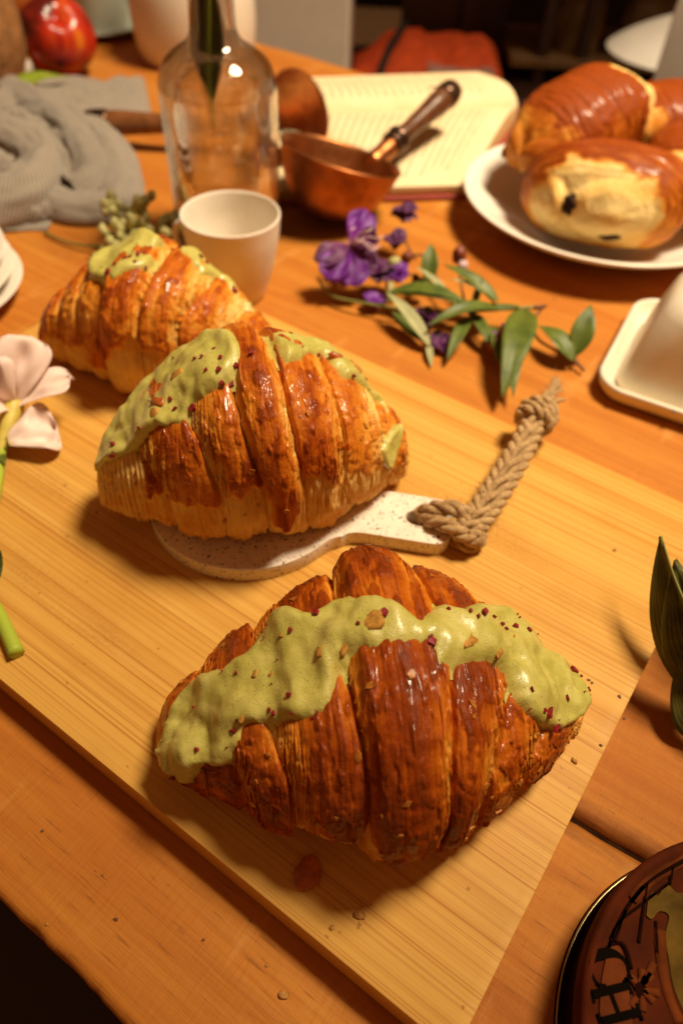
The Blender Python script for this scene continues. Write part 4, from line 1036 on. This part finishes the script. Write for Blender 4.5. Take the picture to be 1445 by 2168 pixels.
# ------------------------------------------------------------------ butter dish
bd = P(1345, 760, 0)
e1 = (P(1345, 625, .016) - P(1252, 800, .016))[:2]; byaw = math.atan2(e1[1], e1[0]) - math.pi / 2
dish = thing('butter_dish', 'cream enamel butter dish with tall lid and chipped tray rim', 'butter dish', P(1262, 828, 0), byaw)
def rloft(levels, name, mat, parent, n=10, close=True):
    rings = []
    for x0, x1, y0, y1, r, z in levels: rings.append([(x, y, z) for x, y in rrect(x0, x1, y0, y1, r, n)])
    G = np.array(rings); c0_ = G[0].mean(0); c1_ = G[-1].mean(0)
    G = np.concatenate([np.repeat(c0_[None, None], G.shape[1], 1), G, np.repeat(c1_[None, None], G.shape[1], 1)], 0)
    return grid_obj(name, G, MT[mat], parent, wv=True)
DX, DY = .155, .118
def lv(i, z, r): return (-.004 + i, DX - i, -.012 + i, DY - i, r, z)
rloft([lv(.010, .0005, .012), lv(.006, .001, .016), lv(.002, .006, .020), lv(0, .0125, .022), lv(.0006, .0140, .022), lv(.0022, .0145, .020), lv(.0036, .0136, .019), lv(.0050, .0085, .018), lv(.010, .0045, .016)], 'tray', 'enamel', dish)
rloft([lv(.0125, .0055, .014), lv(.0128, .010, .014), lv(.0180, .035, .018), lv(.0230, .056, .022), lv(.0270, .064, .024), lv(.034, .0680, .026), lv(.050, .0700, .02)], 'lid', 'enamel', dish)
rim = np.array(rrect(-.004, DX, -.012, DY, .022, 10)); rr2 = random.Random(9)
for k in range(26):
    i = rr2.randrange(20, 40) if k < 18 else rr2.randrange(len(rim)); t_ = rr2.random(); q = rim[i] * (1 - t_) + rim[(i + 1) % len(rim)] * t_
    ball('enamel_chip', (q[0], q[1], .0133), rr2.uniform(.0005, .0011), 'chip', dish, (1.4, 1.4, .6), k, 6, .4)

# ------------------------------------------------------------------ saucer stack, husk leaves
sc_ = P(-168, 636, 0)
for k in range(3):
    o = lathe('saucer', smooth_prof([(0, .003), (.035, .003), (.038, .0005), (.042, .002), (.062, .0085), (.0755, .0135), (.0765, .0148), (.075, .0150), (.060, .0105), (.040, .0050), (0, .005)], 50), MT['plate'], None, 80, loc=(sc_[0] - .004 * (k == 1) - .010 * (k == 2), sc_[1] + .006 * (k == 2), .0005 + .0088 * k))
    tag(o, ('bottom', 'middle', 'top')[k] + ' saucer of the small white stack beside the bamboo board', 'saucer', 'stacked white saucers')
hk = P(1640, 1420, 0)
husk = thing('husk_leaves', 'upright green and brown husk leaves beside the bamboo board', 'leaves', hk)
def HL(x, y, z): return P(x, y, z) - hk
HUSK = [(1545, 1520, .010, 1396, 1136, .060, .026, .5), (1555, 1480, .012, 1428, 1186, .060, .030, -.2), (1545, 1580, .006, 1432, 1400, .026, .024, .2)]
for k, (bx, by, bz, tx, ty, tz, w_, tw) in enumerate(HUSK):
    blade('husk_leaf', HL(bx, by, bz), HL(tx, ty, tz), w_, 'husk', husk, up=(-.75, -.25, .6), fold=.55, arch=.13, twist=tw, seed=k, prof='leaf', ruffle=.06, n=30, m=13, thick=.0008)
hc = np.array([.222, .215, 0]) - hk
for k in range(12):                               # the rest of the plant, running on past the picture's edge
    a_ = 2.4 * k; r_ = .010 + .0018 * k
    blade('husk_leaf', hc + [.006 * math.cos(a_), .006 * math.sin(a_), .004], hc + [r_ * 1.5 * math.cos(a_), r_ * 1.5 * math.sin(a_), .135 - .005 * k], .036, 'husk', husk, up=(math.cos(a_), math.sin(a_), .2), fold=.4, arch=.10, seed=k + 9, ruffle=.06, n=22, m=9, thick=.0008)

# ------------------------------------------------------------------ grey kitchen cloth
o3 = P(120, 400, 0)
VV, FF, UU = [], [], []
def add_sheet(G, uv):
    n0_ = sum(len(v_) for v_ in VV); VV.append(G.reshape(-1, 3) - o3); UU.append(uv.reshape(-1, 2)); FF.append(grid_faces(*G.shape[:2]) + n0_)
def fold(path, width, height, seed, skew=0.0, n=90, m=46, tuck=1.15):
    """one rounded fold of cloth swept along a line on the table, both long edges tucked under"""
    q = bez([P(x, y, z) for x, y, z in path], n); sl = np.linspace(0, 1, n)
    tg = np.gradient(q, axis=0); tg[:, 2] = 0; tg /= np.linalg.norm(tg, axis=1)[:, None]; sd = np.stack([-tg[:, 1], tg[:, 0], 0 * sl], -1)
    a_ = np.linspace(-tuck, math.pi + tuck, m); G = np.zeros((n, m, 3)); uv = np.zeros((n, m, 2))
    wv = width * (1 + .22 * fbm(sl * 3, seed, 0, 2)); hv_ = height * (1 + .20 * fbm(sl * 3, seed + 4, 0, 2))
    for j_ in range(m):
        wob = 1 + .20 * fbm(sl * 5, a_[j_] * 1.5, seed, 3)
        G[:, j_] = q + sd * (np.cos(a_[j_] + skew) * wv * wob)[:, None]; G[:, j_, 2] += np.maximum(np.sin(a_[j_]), -.35) * hv_ * wob + .0040 * np.abs(fbm(sl * 9 + a_[j_] * 1.4, a_[j_] * 2.2, seed + 2, 3)) - .001
        uv[:, j_, 0] = sl * np.linalg.norm(q[-1] - q[0]) * 1.3 + a_[j_] * width * .35; uv[:, j_, 1] = a_[j_] * width
    G[..., 2] = np.maximum(G[..., 2], .0012); add_sheet(G, uv * 5.0)
FOLDS = [([(-70, 330, .022), (10, 298, .030), (75, 318, .028), (98, 365, .020), (60, 425, .012), (-30, 458, .008)], .020, .024, 1), ([(30, 215, .014), (90, 250, .024), (150, 290, .024), (188, 350, .018), (192, 400, .010), (150, 425, .006)], .018, .022, 5),
         ([(125, 240, .010), (200, 290, .014), (245, 335, .014), (262, 395, .010), (240, 440, .005), (170, 448, .004), (100, 432, .003)], .017, .017, 9), ([(-60, 250, .016), (20, 235, .022), (90, 225, .016), (150, 215, .006)], .026, .020, 13),
         ([(-80, 420, .010), (0, 415, .016), (60, 385, .018), (105, 372, .012)], .017, .018, 17), ([(60, 300, .024), (118, 330, .026), (146, 380, .014), (118, 425, .004)], .011, .014, 21), ([(160, 262, .016), (218, 312, .020), (236, 372, .012), (222, 420, .004)], .010, .013, 25),
         ([(-60, 370, .030), (0, 360, .030), (40, 380, .022)], .013, .014, 29), ([(40, 255, .028), (90, 290, .032), (130, 310, .024)], .010, .012, 33), ([(-70, 290, .024), (-10, 270, .030), (50, 275, .026)], .013, .016, 37), ([(10, 440, .006), (60, 452, .006), (110, 446, .004)], .012, .012, 41)]
for a_ in FOLDS: fold(*a_)
nx, ny = 60, 40; ga, gb = np.meshgrid(np.linspace(0, 1, nx), np.linspace(0, 1, ny), indexing='ij')
c00, c10, c11, c01 = P(60, 265, .004), P(322, 245, .004), P(304, 160, .004), P(95, 180, .004)
G = (c00[None, None] * ((1 - ga) * (1 - gb))[..., None] + c10 * (ga * (1 - gb))[..., None] + c11 * (ga * gb)[..., None] + c01 * ((1 - ga) * gb)[..., None])
G[..., 2] = .004 + .016 * np.clip(1 - ga * .9, 0, 1) * np.sin(math.pi * np.clip(gb * .8 + .15, 0, 1)) + .006 * np.clip(fbm(ga * 3, gb * 3, 4, 3) + .2, 0, 1) + .004 * fbm(ga * 7 + gb * 3, gb * 2, 7, 2)
G[..., 2] = np.maximum(G[..., 2] * sstep(0, .06, np.minimum(np.minimum(ga, 1 - ga), np.minimum(gb, 1 - gb))) ** .5, .0015)
add_sheet(G, np.stack([G[..., 0], G[..., 1]], -1) * 5.0)
G = np.array([[P(x0_ + (x1_ - x0_) * t_, y_, .0016 + .0012 * float(vnoise(t_ * 6, y_ * .1))) for t_ in np.linspace(0, 1, 30)] for x0_, x1_, y_ in ((-40, 100, 488), (-40, 108, 474), (-40, 110, 458), (-40, 90, 440))])
add_sheet(G, np.stack([G[..., 0], G[..., 1]], -1) * 5.0)
cl = mesh_obj('kitchen_cloth', np.vstack(VV), np.vstack(FF), MT['cloth'], None, True, None, np.vstack(UU), loc=o3)
md = cl.modifiers.new('thickness', 'SOLIDIFY'); md.thickness = .0014; md.offset = 0
tag(cl, 'crumpled grey ribbed kitchen cloth heaped beside the glass bottle', 'cloth')

# ------------------------------------------------------------------ fruit, bread, mug, jug at the back
def fruit(name, px, py, r, mat, label, cat, sc=(1, 1, .93), seed=0, rot=(0, 0, 0)):
    p_ = P(px, py, 0); n = 40; ph = np.linspace(0, math.pi, n); a = np.linspace(0, 2 * math.pi, 56, endpoint=False)
    rr_ = 1 - .22 * np.exp(-(ph / .33) ** 2); A_, PH = np.meshgrid(a, ph); R_ = rr_[:, None] * (1 - .07 * np.exp(-((A_ - 3.6) / .22) ** 2) * np.sin(PH)) + .02 * vnoise(np.cos(A_) * 2 + seed, np.sin(A_) * 2, PH)
    G = np.stack([np.sin(PH) * np.cos(A_) * R_, np.sin(PH) * np.sin(A_) * R_, np.cos(PH) * R_], -1) * r * np.array(sc)
    Rm = np.array(Matrix.Rotation(rot[0], 3, 'X') @ Matrix.Rotation(rot[1], 3, 'Y')); G = G @ Rm.T; G[..., 2] -= G[..., 2].min()
    return tag(grid_obj(name, G, MT[mat], None, wv=True, loc=p_, flip=True), label, cat)
fruit('nectarine', 140, 158, .0405, 'nectarine', 'shiny red and orange nectarine behind the grey cloth', 'nectarine', (1.06, 1, .98), 3, (.7, .35))
fruit('peach', 62, 66, .052, 'peach', 'dull brownish orange peach behind the red nectarine', 'peach', (1.1, 1, 1), 9, (.3, -.4))
fruit('apricot', 132, 44, .034, 'peach', 'small yellow orange apricot beside the grey green mug', 'apricot', (1, 1, 1), 13, (.2, .3))
bl = P(0, 190, 0)
n = 60; ph = np.linspace(0, math.pi, n); a = np.linspace(0, 2 * math.pi, 60, endpoint=False); A_, PH = np.meshgrid(a, ph)
G = np.stack([np.sin(PH) ** .7 * np.cos(A_) * .030, np.sin(PH) ** .7 * np.sin(A_) * .060, np.cos(PH) * .062], -1)
G = G * (1 + .07 * fbm(G[..., 0] * 45, G[..., 1] * 45, G[..., 2] * 45, 3))[..., None]; G[..., 2] += .058
tag(grid_obj('bread_loaf', G, MT['bread'], None, wv=True, loc=bl + [.006, 0, 0], flip=True), 'rough brown crusty bread standing left of the nectarine', 'bread')
lv0 = P(60, 205, 0); gl = thing('green_leaf', 'bright green leaf lying under the grey cloth by the bread', 'leaf', lv0)
blade('blade', P(10, 205, .030) - lv0, P(150, 165, .030) - lv0, .030, 'leaf_green', gl, arch=.1, fold=.2)
wc = P(52, 178, 0)
tag(ball('garlic_bulb', (0, 0, 0), .016, 'garlic', None, (1, 1, .9), 3, 16, .2), 'small white garlic bulb between bread and nectarine', 'garlic').location = wc + [0, 0, .0145]
mg = P(218, 62, 0)
mug = thing('grey_mug', 'grey green straight sided mug behind the red nectarine', 'mug', mg + np.array([0, 0, .008]))
lathe('body', smooth_prof([(0, .002), (.034, .0005), (.0375, .004), (.039, .05), (.040, .098), (.039, .100), (.037, .097), (.036, .05), (.034, .008), (0, .006)], 50), MT['mug'], mug, 60)
tube('handle', bez([(-.036, -.012, .080), (-.062, -.018, .075), (-.066, -.02, .045), (-.038, -.012, .025)], 24), .005, MT['mug'], mug, 10)
tag(lathe('mug_saucer', smooth_prof([(0, .002), (.035, .0005), (.045, .003), (.066, .010), (.0665, .012), (.064, .0125), (.044, .007), (0, .0065)], 40), MT['mug'], None, 70, loc=mg), 'grey green saucer under the straight sided mug', 'saucer')
jg = np.array([-.2127, 1.0492, 0])
tag(lathe('white_jug', smooth_prof([(0, .003), (.060, .0005), (.069, .004), (.0735, .020), (.0755, .045), (.0735, .075), (.066, .105), (.052, .130), (.040, .145), (.038, .160), (.042, .170), (.039, .170), (.035, .160), (.036, .145), (.048, .128), (.062, .100), (.069, .070), (.070, .04), (.06, .01), (0, .008)], 90), MT['jug'], None, 80, loc=jg), 'plump white ceramic jug standing behind the glass bottle', 'jug')

# ------------------------------------------------------------------ decorated tin in the corner
TZ = .031
tc = np.array([.1580, .0300, 0]); TR = .0728
tin = thing('biscuit_tin', 'round dark red printed tin lettered CH beside the bamboo board', 'tin', tc)
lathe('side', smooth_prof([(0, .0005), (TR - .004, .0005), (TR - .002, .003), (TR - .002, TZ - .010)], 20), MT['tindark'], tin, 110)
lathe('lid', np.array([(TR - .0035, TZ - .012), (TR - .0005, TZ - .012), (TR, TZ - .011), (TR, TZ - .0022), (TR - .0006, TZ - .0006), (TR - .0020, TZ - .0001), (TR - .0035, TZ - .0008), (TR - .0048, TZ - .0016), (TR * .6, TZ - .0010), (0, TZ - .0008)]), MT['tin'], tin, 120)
a = np.linspace(0, 2 * math.pi, 120, endpoint=False)
G = tube_grid(np.stack([np.cos(a), np.sin(a), 0 * a], -1) * (TR + .0006) + [0, 0, .0012], .0006, 8)[1:-1]
grid_obj('rim', G, MT['tinrim'], tin, wu=True, wv=True)
ZP = TZ - .0009
def TL(x, y):
    q_ = (P(x, y, ZP) - tc)[:2]; d_ = np.hypot(*q_); return q_ * min(1.0, (TR - .0060) / d_)
def CT(x, y): return (1180 + x * .2251, 1680 + y * .2251)      # pixels of an enlarged corner view
def print_strip(pts, w, mat, name, z=0.0):
    q = bez([np.array([*TL(*CT(*p_)), ZP + z]) for p_ in pts], 24); tg = np.gradient(q, axis=0); sd = np.stack([-tg[:, 1], tg[:, 0], 0 * tg[:, 0]], -1); sd /= np.linalg.norm(sd, axis=1)[:, None]
    ww = (w / 2 * (1 + .35 * fbm(np.linspace(0, 6, 24), w * 9000, 0, 2)))[:, None]
    G = np.stack([q - sd * ww - [0, 0, .0006], q - sd * ww + [0, 0, .0002], q + sd * ww + [0, 0, .0002], q + sd * ww - [0, 0, .0006]], 1)
    G = np.concatenate([np.repeat(q[:1, None], 4, 1), G, np.repeat(q[-1:, None], 4, 1)], 0)
    return grid_obj(name, G, MT[mat], tin, wv=True, smooth=False)
def print_shape(pts, mat, name, z=0.0):
    ring = bez([np.array([*TL(*CT(*p_)), 0]) for p_ in pts + pts[:1]], 8 * len(pts))[:-1]
    return prism(name, [tuple(p_[:2]) for p_ in ring], ZP - .0006, ZP + .0002 + z, MT[mat], tin)
print_strip([(640, 940), (860, 760), (1170, 520)], .0040, 'tinlite', 'printed_beam')
for pts, w in (([(270, 1210), (600, 990), (850, 790), (1170, 540)], .0013), ([(330, 1350), (560, 1210), (800, 1030), (1030, 850)], .0009), ([(540, 900), (700, 750)], .0010), ([(400, 1320), (380, 1480)], .0009), ([(570, 1040), (530, 1400)], .0009),
               ([(830, 840), (760, 1400)], .0009), ([(370, 1490), (480, 1430), (580, 1400), (640, 1470), (690, 1650)], .0011), ([(920, 1200), (930, 1500)], .0009), ([(650, 1700), (700, 1780), (740, 1850)], .0010), ([(1080, 700), (1050, 850)], .0009)):
    print_strip(pts, w, 'tindark', 'printed_line', .0001)
print_shape([(360, 1520), (480, 1460), (570, 1440), (620, 1560), (660, 1800), (700, 2160), (730, 2400), (420, 2440), (370, 2160), (330, 1800)], 'tinlite', 'printed_plaque', .0)
print_strip([(960, 1280), (980, 1600), (1040, 1900), (1150, 2160)], .0036, 'tinlite', 'printed_band', .0)
print_shape([(830, 1150), (850, 990), (900, 930), (940, 960), (1020, 860), (1110, 930), (1200, 950), (1350, 1100), (1350, 2200), (1200, 2080), (1080, 1800), (1040, 1560), (1010, 1330), (1040, 1150), (950, 1110), (880, 1180)], 'tinochre', 'printed_figure', .0001)
for i, (x, y, l, w) in enumerate(((790, 1650, 0, 0), (880, 1700, 0, 0), (950, 1880, 0, 0), (900, 1960, 0, 0), (680, 1720, 0, 0), (690, 2000, 0, 0), (800, 2050, 0, 0), (900, 1590, 0, 0))):
    print_strip([(755, 1840), ((755 + x) / 2 + 12, (1840 + y) / 2), (x, y)], .0022, 'tinlite', 'printed_ribbon', .0002)
print_shape([(720, 1790), (770, 1780), (800, 1840), (780, 1910), (730, 1900)], 'tindark', 'printed_knot', .0004)
# lettering, reading down the plaque: letter tops point to the right
def letter(name, polys, cxp, cyp, size, rot):
    c = TL(*CT(cxp, cyp)); d = TL(*CT(cxp + 100, cyp)) - c; ang = math.atan2(d[1], d[0]) + rot
    V, F = [], []
    for poly in polys:
        n0_ = len(V); k = len(poly)
        for zz in (ZP + .0005, ZP - .0004):
            for x, y in poly: V.append((c[0] + size * (x * math.cos(ang) - y * math.sin(ang)), c[1] + size * (x * math.sin(ang) + y * math.cos(ang)), zz))
        F += [tuple(range(n0_, n0_ + k))] + [(n0_ + i, n0_ + k + i, n0_ + k + (i + 1) % k, n0_ + (i + 1) % k) for i in range(k)]
    return mesh_obj(name, V, F, MT['ink'], tin, False)
def rect(x0, y0, x1, y1): return [(x0, y0), (x1, y0), (x1, y1), (x0, y1)]
cq = []
aa = np.linspace(math.radians(58), math.radians(304), 26)
for i in range(len(aa) - 1):
    f_ = lambda t: [(.46 * math.cos(t), .5 * math.sin(t)), ((.46 - .06 - .17 * max(0, -math.cos(t)) ** .8) * math.cos(t) + .01, (.5 - .07) * math.sin(t))]
    (a0, b0), (a1, b1) = f_(aa[i]), f_(aa[i + 1]); cq.append([a0, b0, b1, a1])
cq += [[(.20, .44), (.30, .50), (.34, .20), (.28, .20)], [(.22, -.40), (.29, -.38), (.31, -.22), (.26, -.22)]]
letter('letter_c', cq, 480, 1655, .0140, -math.pi / 2 + .20)
hq = [rect(-.36, -.46, -.18, .46), rect(.18, -.46, .36, .46), rect(-.18, -.05, .18, .05)]
for sx in (-.27, .27):
    for sy in (-.5, .46): hq.append(rect(sx - .17, sy, sx + .17, sy + .07))
letter('letter_h', hq, 530, 1975, .0140, -math.pi / 2 + .20)

# ------------------------------------------------------------------ loose bits on the board
al = P(650, 1850, ZB)
alm = [(.0050 * math.cos(t) * (1 + .12 * math.cos(3 * t)), .0062 * math.sin(t) * (1 - .15 * math.sin(2 * t))) for t in np.linspace(0, 2 * math.pi, 18, endpoint=False)]
ao = prism('almond_flake', alm, .0002, .0020, MT['almond'], None, bevel=.0005); ao.location = al; ao.rotation_euler = (.03, .06, -.6)
tag(ao, 'reddish brown almond flake on bamboo board below the largest croissant', 'almond flake')
crumbs = [(760, 1938, .0022), (702, 1965, .0012), (1215, 1612, .0016), (1137, 1612, .0010), (1300, 1165, .0012), (695, 1103, .0024), (1245, 1440, .0009), (1252, 1446, .0008), (1310, 1476, .0009), (1270, 1578, .0008), (1320, 1522, .0008), (205, 1085, .0008),
          (245, 855, .0012), (265, 850, .0012)]
for k, (x, y, r_) in enumerate(crumbs):
    r_ = r_ * .75
    zz = PZ1 if (x, y) == (695, 1103) else ZB
    c = ball('pastry_crumb', (0, 0, 0), r_, 'crumb' if r_ > .00075 else 'twig', None, (1.3, .9, .55), k * 3, 7, .5); c.location = P(x, y, zz) + [0, 0, r_ * .35]; c.rotation_euler = (0, 0, k)
    tag(c, ('small golden pastry crumb lying on the bamboo board' if r_ > .00075 else 'tiny dark speck of crumb lying on the bamboo board') if zz == ZB else 'flat brown flake lying on the terrazzo paddle', 'crumb', 'crumbs around the croissants')
for k, (x, y, r_) in enumerate(((100, 1957, .0006), (245, 1947, .0007), (600, 2108, .0014), (430, 1990, .0005), (565, 2045, .0006), (90, 1760, .0005), (1020, 958, .0006))):
    c = ball('pastry_crumb', (0, 0, 0), r_, 'twig' if k % 2 else 'crumb', None, (1.3, .9, .5), k * 5, 7, .5); c.location = P(x, y, 0) + [0, 0, r_ * .3]
    tag(c, 'tiny crumb lying on the bare wooden table', 'crumb', 'crumbs on the table')

# ------------------------------------------------------------------ the dim room beyond the table
def upright(px0, py0, px1, py1, y): a_ = PY(px0, py0, y); b_ = PY(px1, py1, y); return a_, b_
cbx = PY(738, 60, 1.42); x0c = PY(395, 60, 1.42)[0]
cab = thing('cabinet', 'plain taupe cabinet standing behind the table', 'cabinet', ((cbx[0] + x0c) / 2, 1.42 + .2, -.75), 0)
box('carcass', (0, 0, .67), (cbx[0] - x0c, .40, 1.34), MT['cabinet'], cab, .004)
def PF(px, py, z): return P(px, py, z)
st0 = PF(790, 100, -.28)
ch = thing('stool', 'pale grey stool seat beyond the table beside the cabinet', 'stool', (st0[0], st0[1] + .05, -.75))
prism('seat', rrect(-.20, .16, -.10, .22, .05), .455, .490, MT['chair'], ch, bevel=.008)
for sx in (-.14, .10):
    for sy in (-.05, .16): box('leg', (sx, sy, .225), (.03, .03, .46), MT['shelf'], ch, .003)
oc = PF(905, 150, -.20)
G = np.zeros((60, 60, 3)); uu, vv = np.meshgrid(np.linspace(-1, 1, 60), np.linspace(-1, 1, 60), indexing='ij')
hgt = np.clip(1 - uu ** 2, 0, 1) ** .6 * np.clip(1 - vv ** 2, 0, 1) ** .5
hgt = hgt * (.75 + .45 * fbm(uu * 1.8 + 4, vv * 1.8, 2, 3)) * (.72 + .35 * uu)
G[..., 0] = uu * .155; G[..., 1] = vv * .10; G[..., 2] = hgt * .16
oc_z = -.20
bag = thing('orange_jacket', 'orange red cloth bundle heaped beyond the table behind the book', 'cloth', (oc[0], oc[1] + .05, oc_z - .02))
grid_obj('bundle', G, MT['orange'], bag)
tube('strap', bez([(-.10, -.095, .02), (-.085, -.06, .055), (-.06, -.02, .085), (-.05, .05, .08)], 20), .008, MT['blackcloth'], bag, 8, .3)
bn = thing('bench', 'dark wooden bench carrying the orange bundle', 'bench', (oc[0], oc[1] + .08, -.75))
box('seat', (.02, 0, .505), (.52, .30, .04), MT['shelf'], bn, .004)
for sx in (-.2, .2): box('leg', (sx, 0, .24), (.04, .26, .49), MT['shelf'], bn, .003)
mv = PF(972, 150, -.19)
mo = prism('folded_cloth', rrect(-.065, .065, -.06, .06, .02), 0, .035, MT['mauve'], None, bevel=.010); mo.location = (mv[0], mv[1] - .03, -.215); tag(mo, 'folded mauve cloth beside the orange bundle', 'cloth')
# shelf unit with jars
SY = 1.75
sh = thing('shelf_unit', 'dark open wooden shelf in the dim background behind the pastries', 'shelf', (PY(1285, 100, SY)[0], SY, -.75))
sx0 = PY(1285, 100, SY)[0]
def SHL(px, py): q = PY(px, py, SY); return q[0] - sx0, q[2] + .75
for px in (1138, 1222, 1445): x_, z_ = SHL(px, 150); box('post', (x_, 0, .60), (.022, .03, 1.2), MT['shelf'], sh, .002)
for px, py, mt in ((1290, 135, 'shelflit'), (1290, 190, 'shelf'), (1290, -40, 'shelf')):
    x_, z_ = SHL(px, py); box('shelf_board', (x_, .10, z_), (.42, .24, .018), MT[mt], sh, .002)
x_, z_ = SHL(1040, 60); box('side_panel', (x_, .12, .62), (.10, .02, 1.24), MT['shelf'], sh, .002)
x_, z_ = SHL(920, 60); box('side_panel', (x_, .14, .62), (.13, .02, 1.24), MT['shelf'], sh, .002)
for px, py, r_, h_, lab in ((1212, 112, .048, .15, 'rounded storage jar with amber contents on the dim shelf'), (1345, 118, .050, .16, 'storage jar with dark contents on the dim shelf, beside white bowl')):
    q = PY(px, py, SY + .06); j = thing('storage_jar', lab, 'jar', (q[0], SY + .06, q[2]), 0, 'jars on the shelf')
    lathe('body', smooth_prof([(0, .001), (r_ * .85, .001), (r_, .02), (r_ * .98, h_ * .6), (r_ * .62, h_ * .85), (r_ * .6, h_ * .92), (0, h_ * .93)], 40), MT['jarglass'], j, 40)
    lathe('lid', smooth_prof([(0, h_ * .91), (r_ * .68, h_ * .91), (r_ * .7, h_), (0, h_ * 1.02)], 16), MT['lid'], j, 32)
q = PY(1425, 100, 1.45)
lamp = thing('unlit_lamp', 'unlit lamp with white dome shade in dim background above the pastries', 'lamp', (q[0] + .01, 1.45, -.75))
lathe('shade', smooth_prof([(.0, .050), (.03, .048), (.085, .022), (.118, .0), (.114, .0), (.08, .018), (0, .044)], 40), MT['white'], lamp, 60, Matrix.Translation((0, 0, .75 + q[2] - .005)))
box('post', (.04, 0, (q[2] + .75) / 2), (.03, .03, q[2] + .75), MT['shelf'], lamp)
q = PY(1445, 240, 1.12)
wb = thing('white_chair', 'rounded white chair back behind the plate of pastries', 'chair', (q[0] + .03, 1.14, -.75))
ring = [(.075 * math.cos(t) * (1.0), .80 + .085 * math.sin(t)) for t in np.linspace(0, math.pi, 20)] + [(-.075, .30), (.075, .30)]
o = prism('backrest', ring, -.012, .012, MT['white'], wb, bevel=.004); o.rotation_euler = (math.radians(90), 0, math.radians(-20))
box('seat', (.03, .16, .30), (.26, .28, .03), MT['white'], wb, .008)
for sx in (-.07, .13):
    for sy in (.05, .27): box('leg', (sx, sy, .14), (.025, .025, .30), MT['white'], wb, .003)
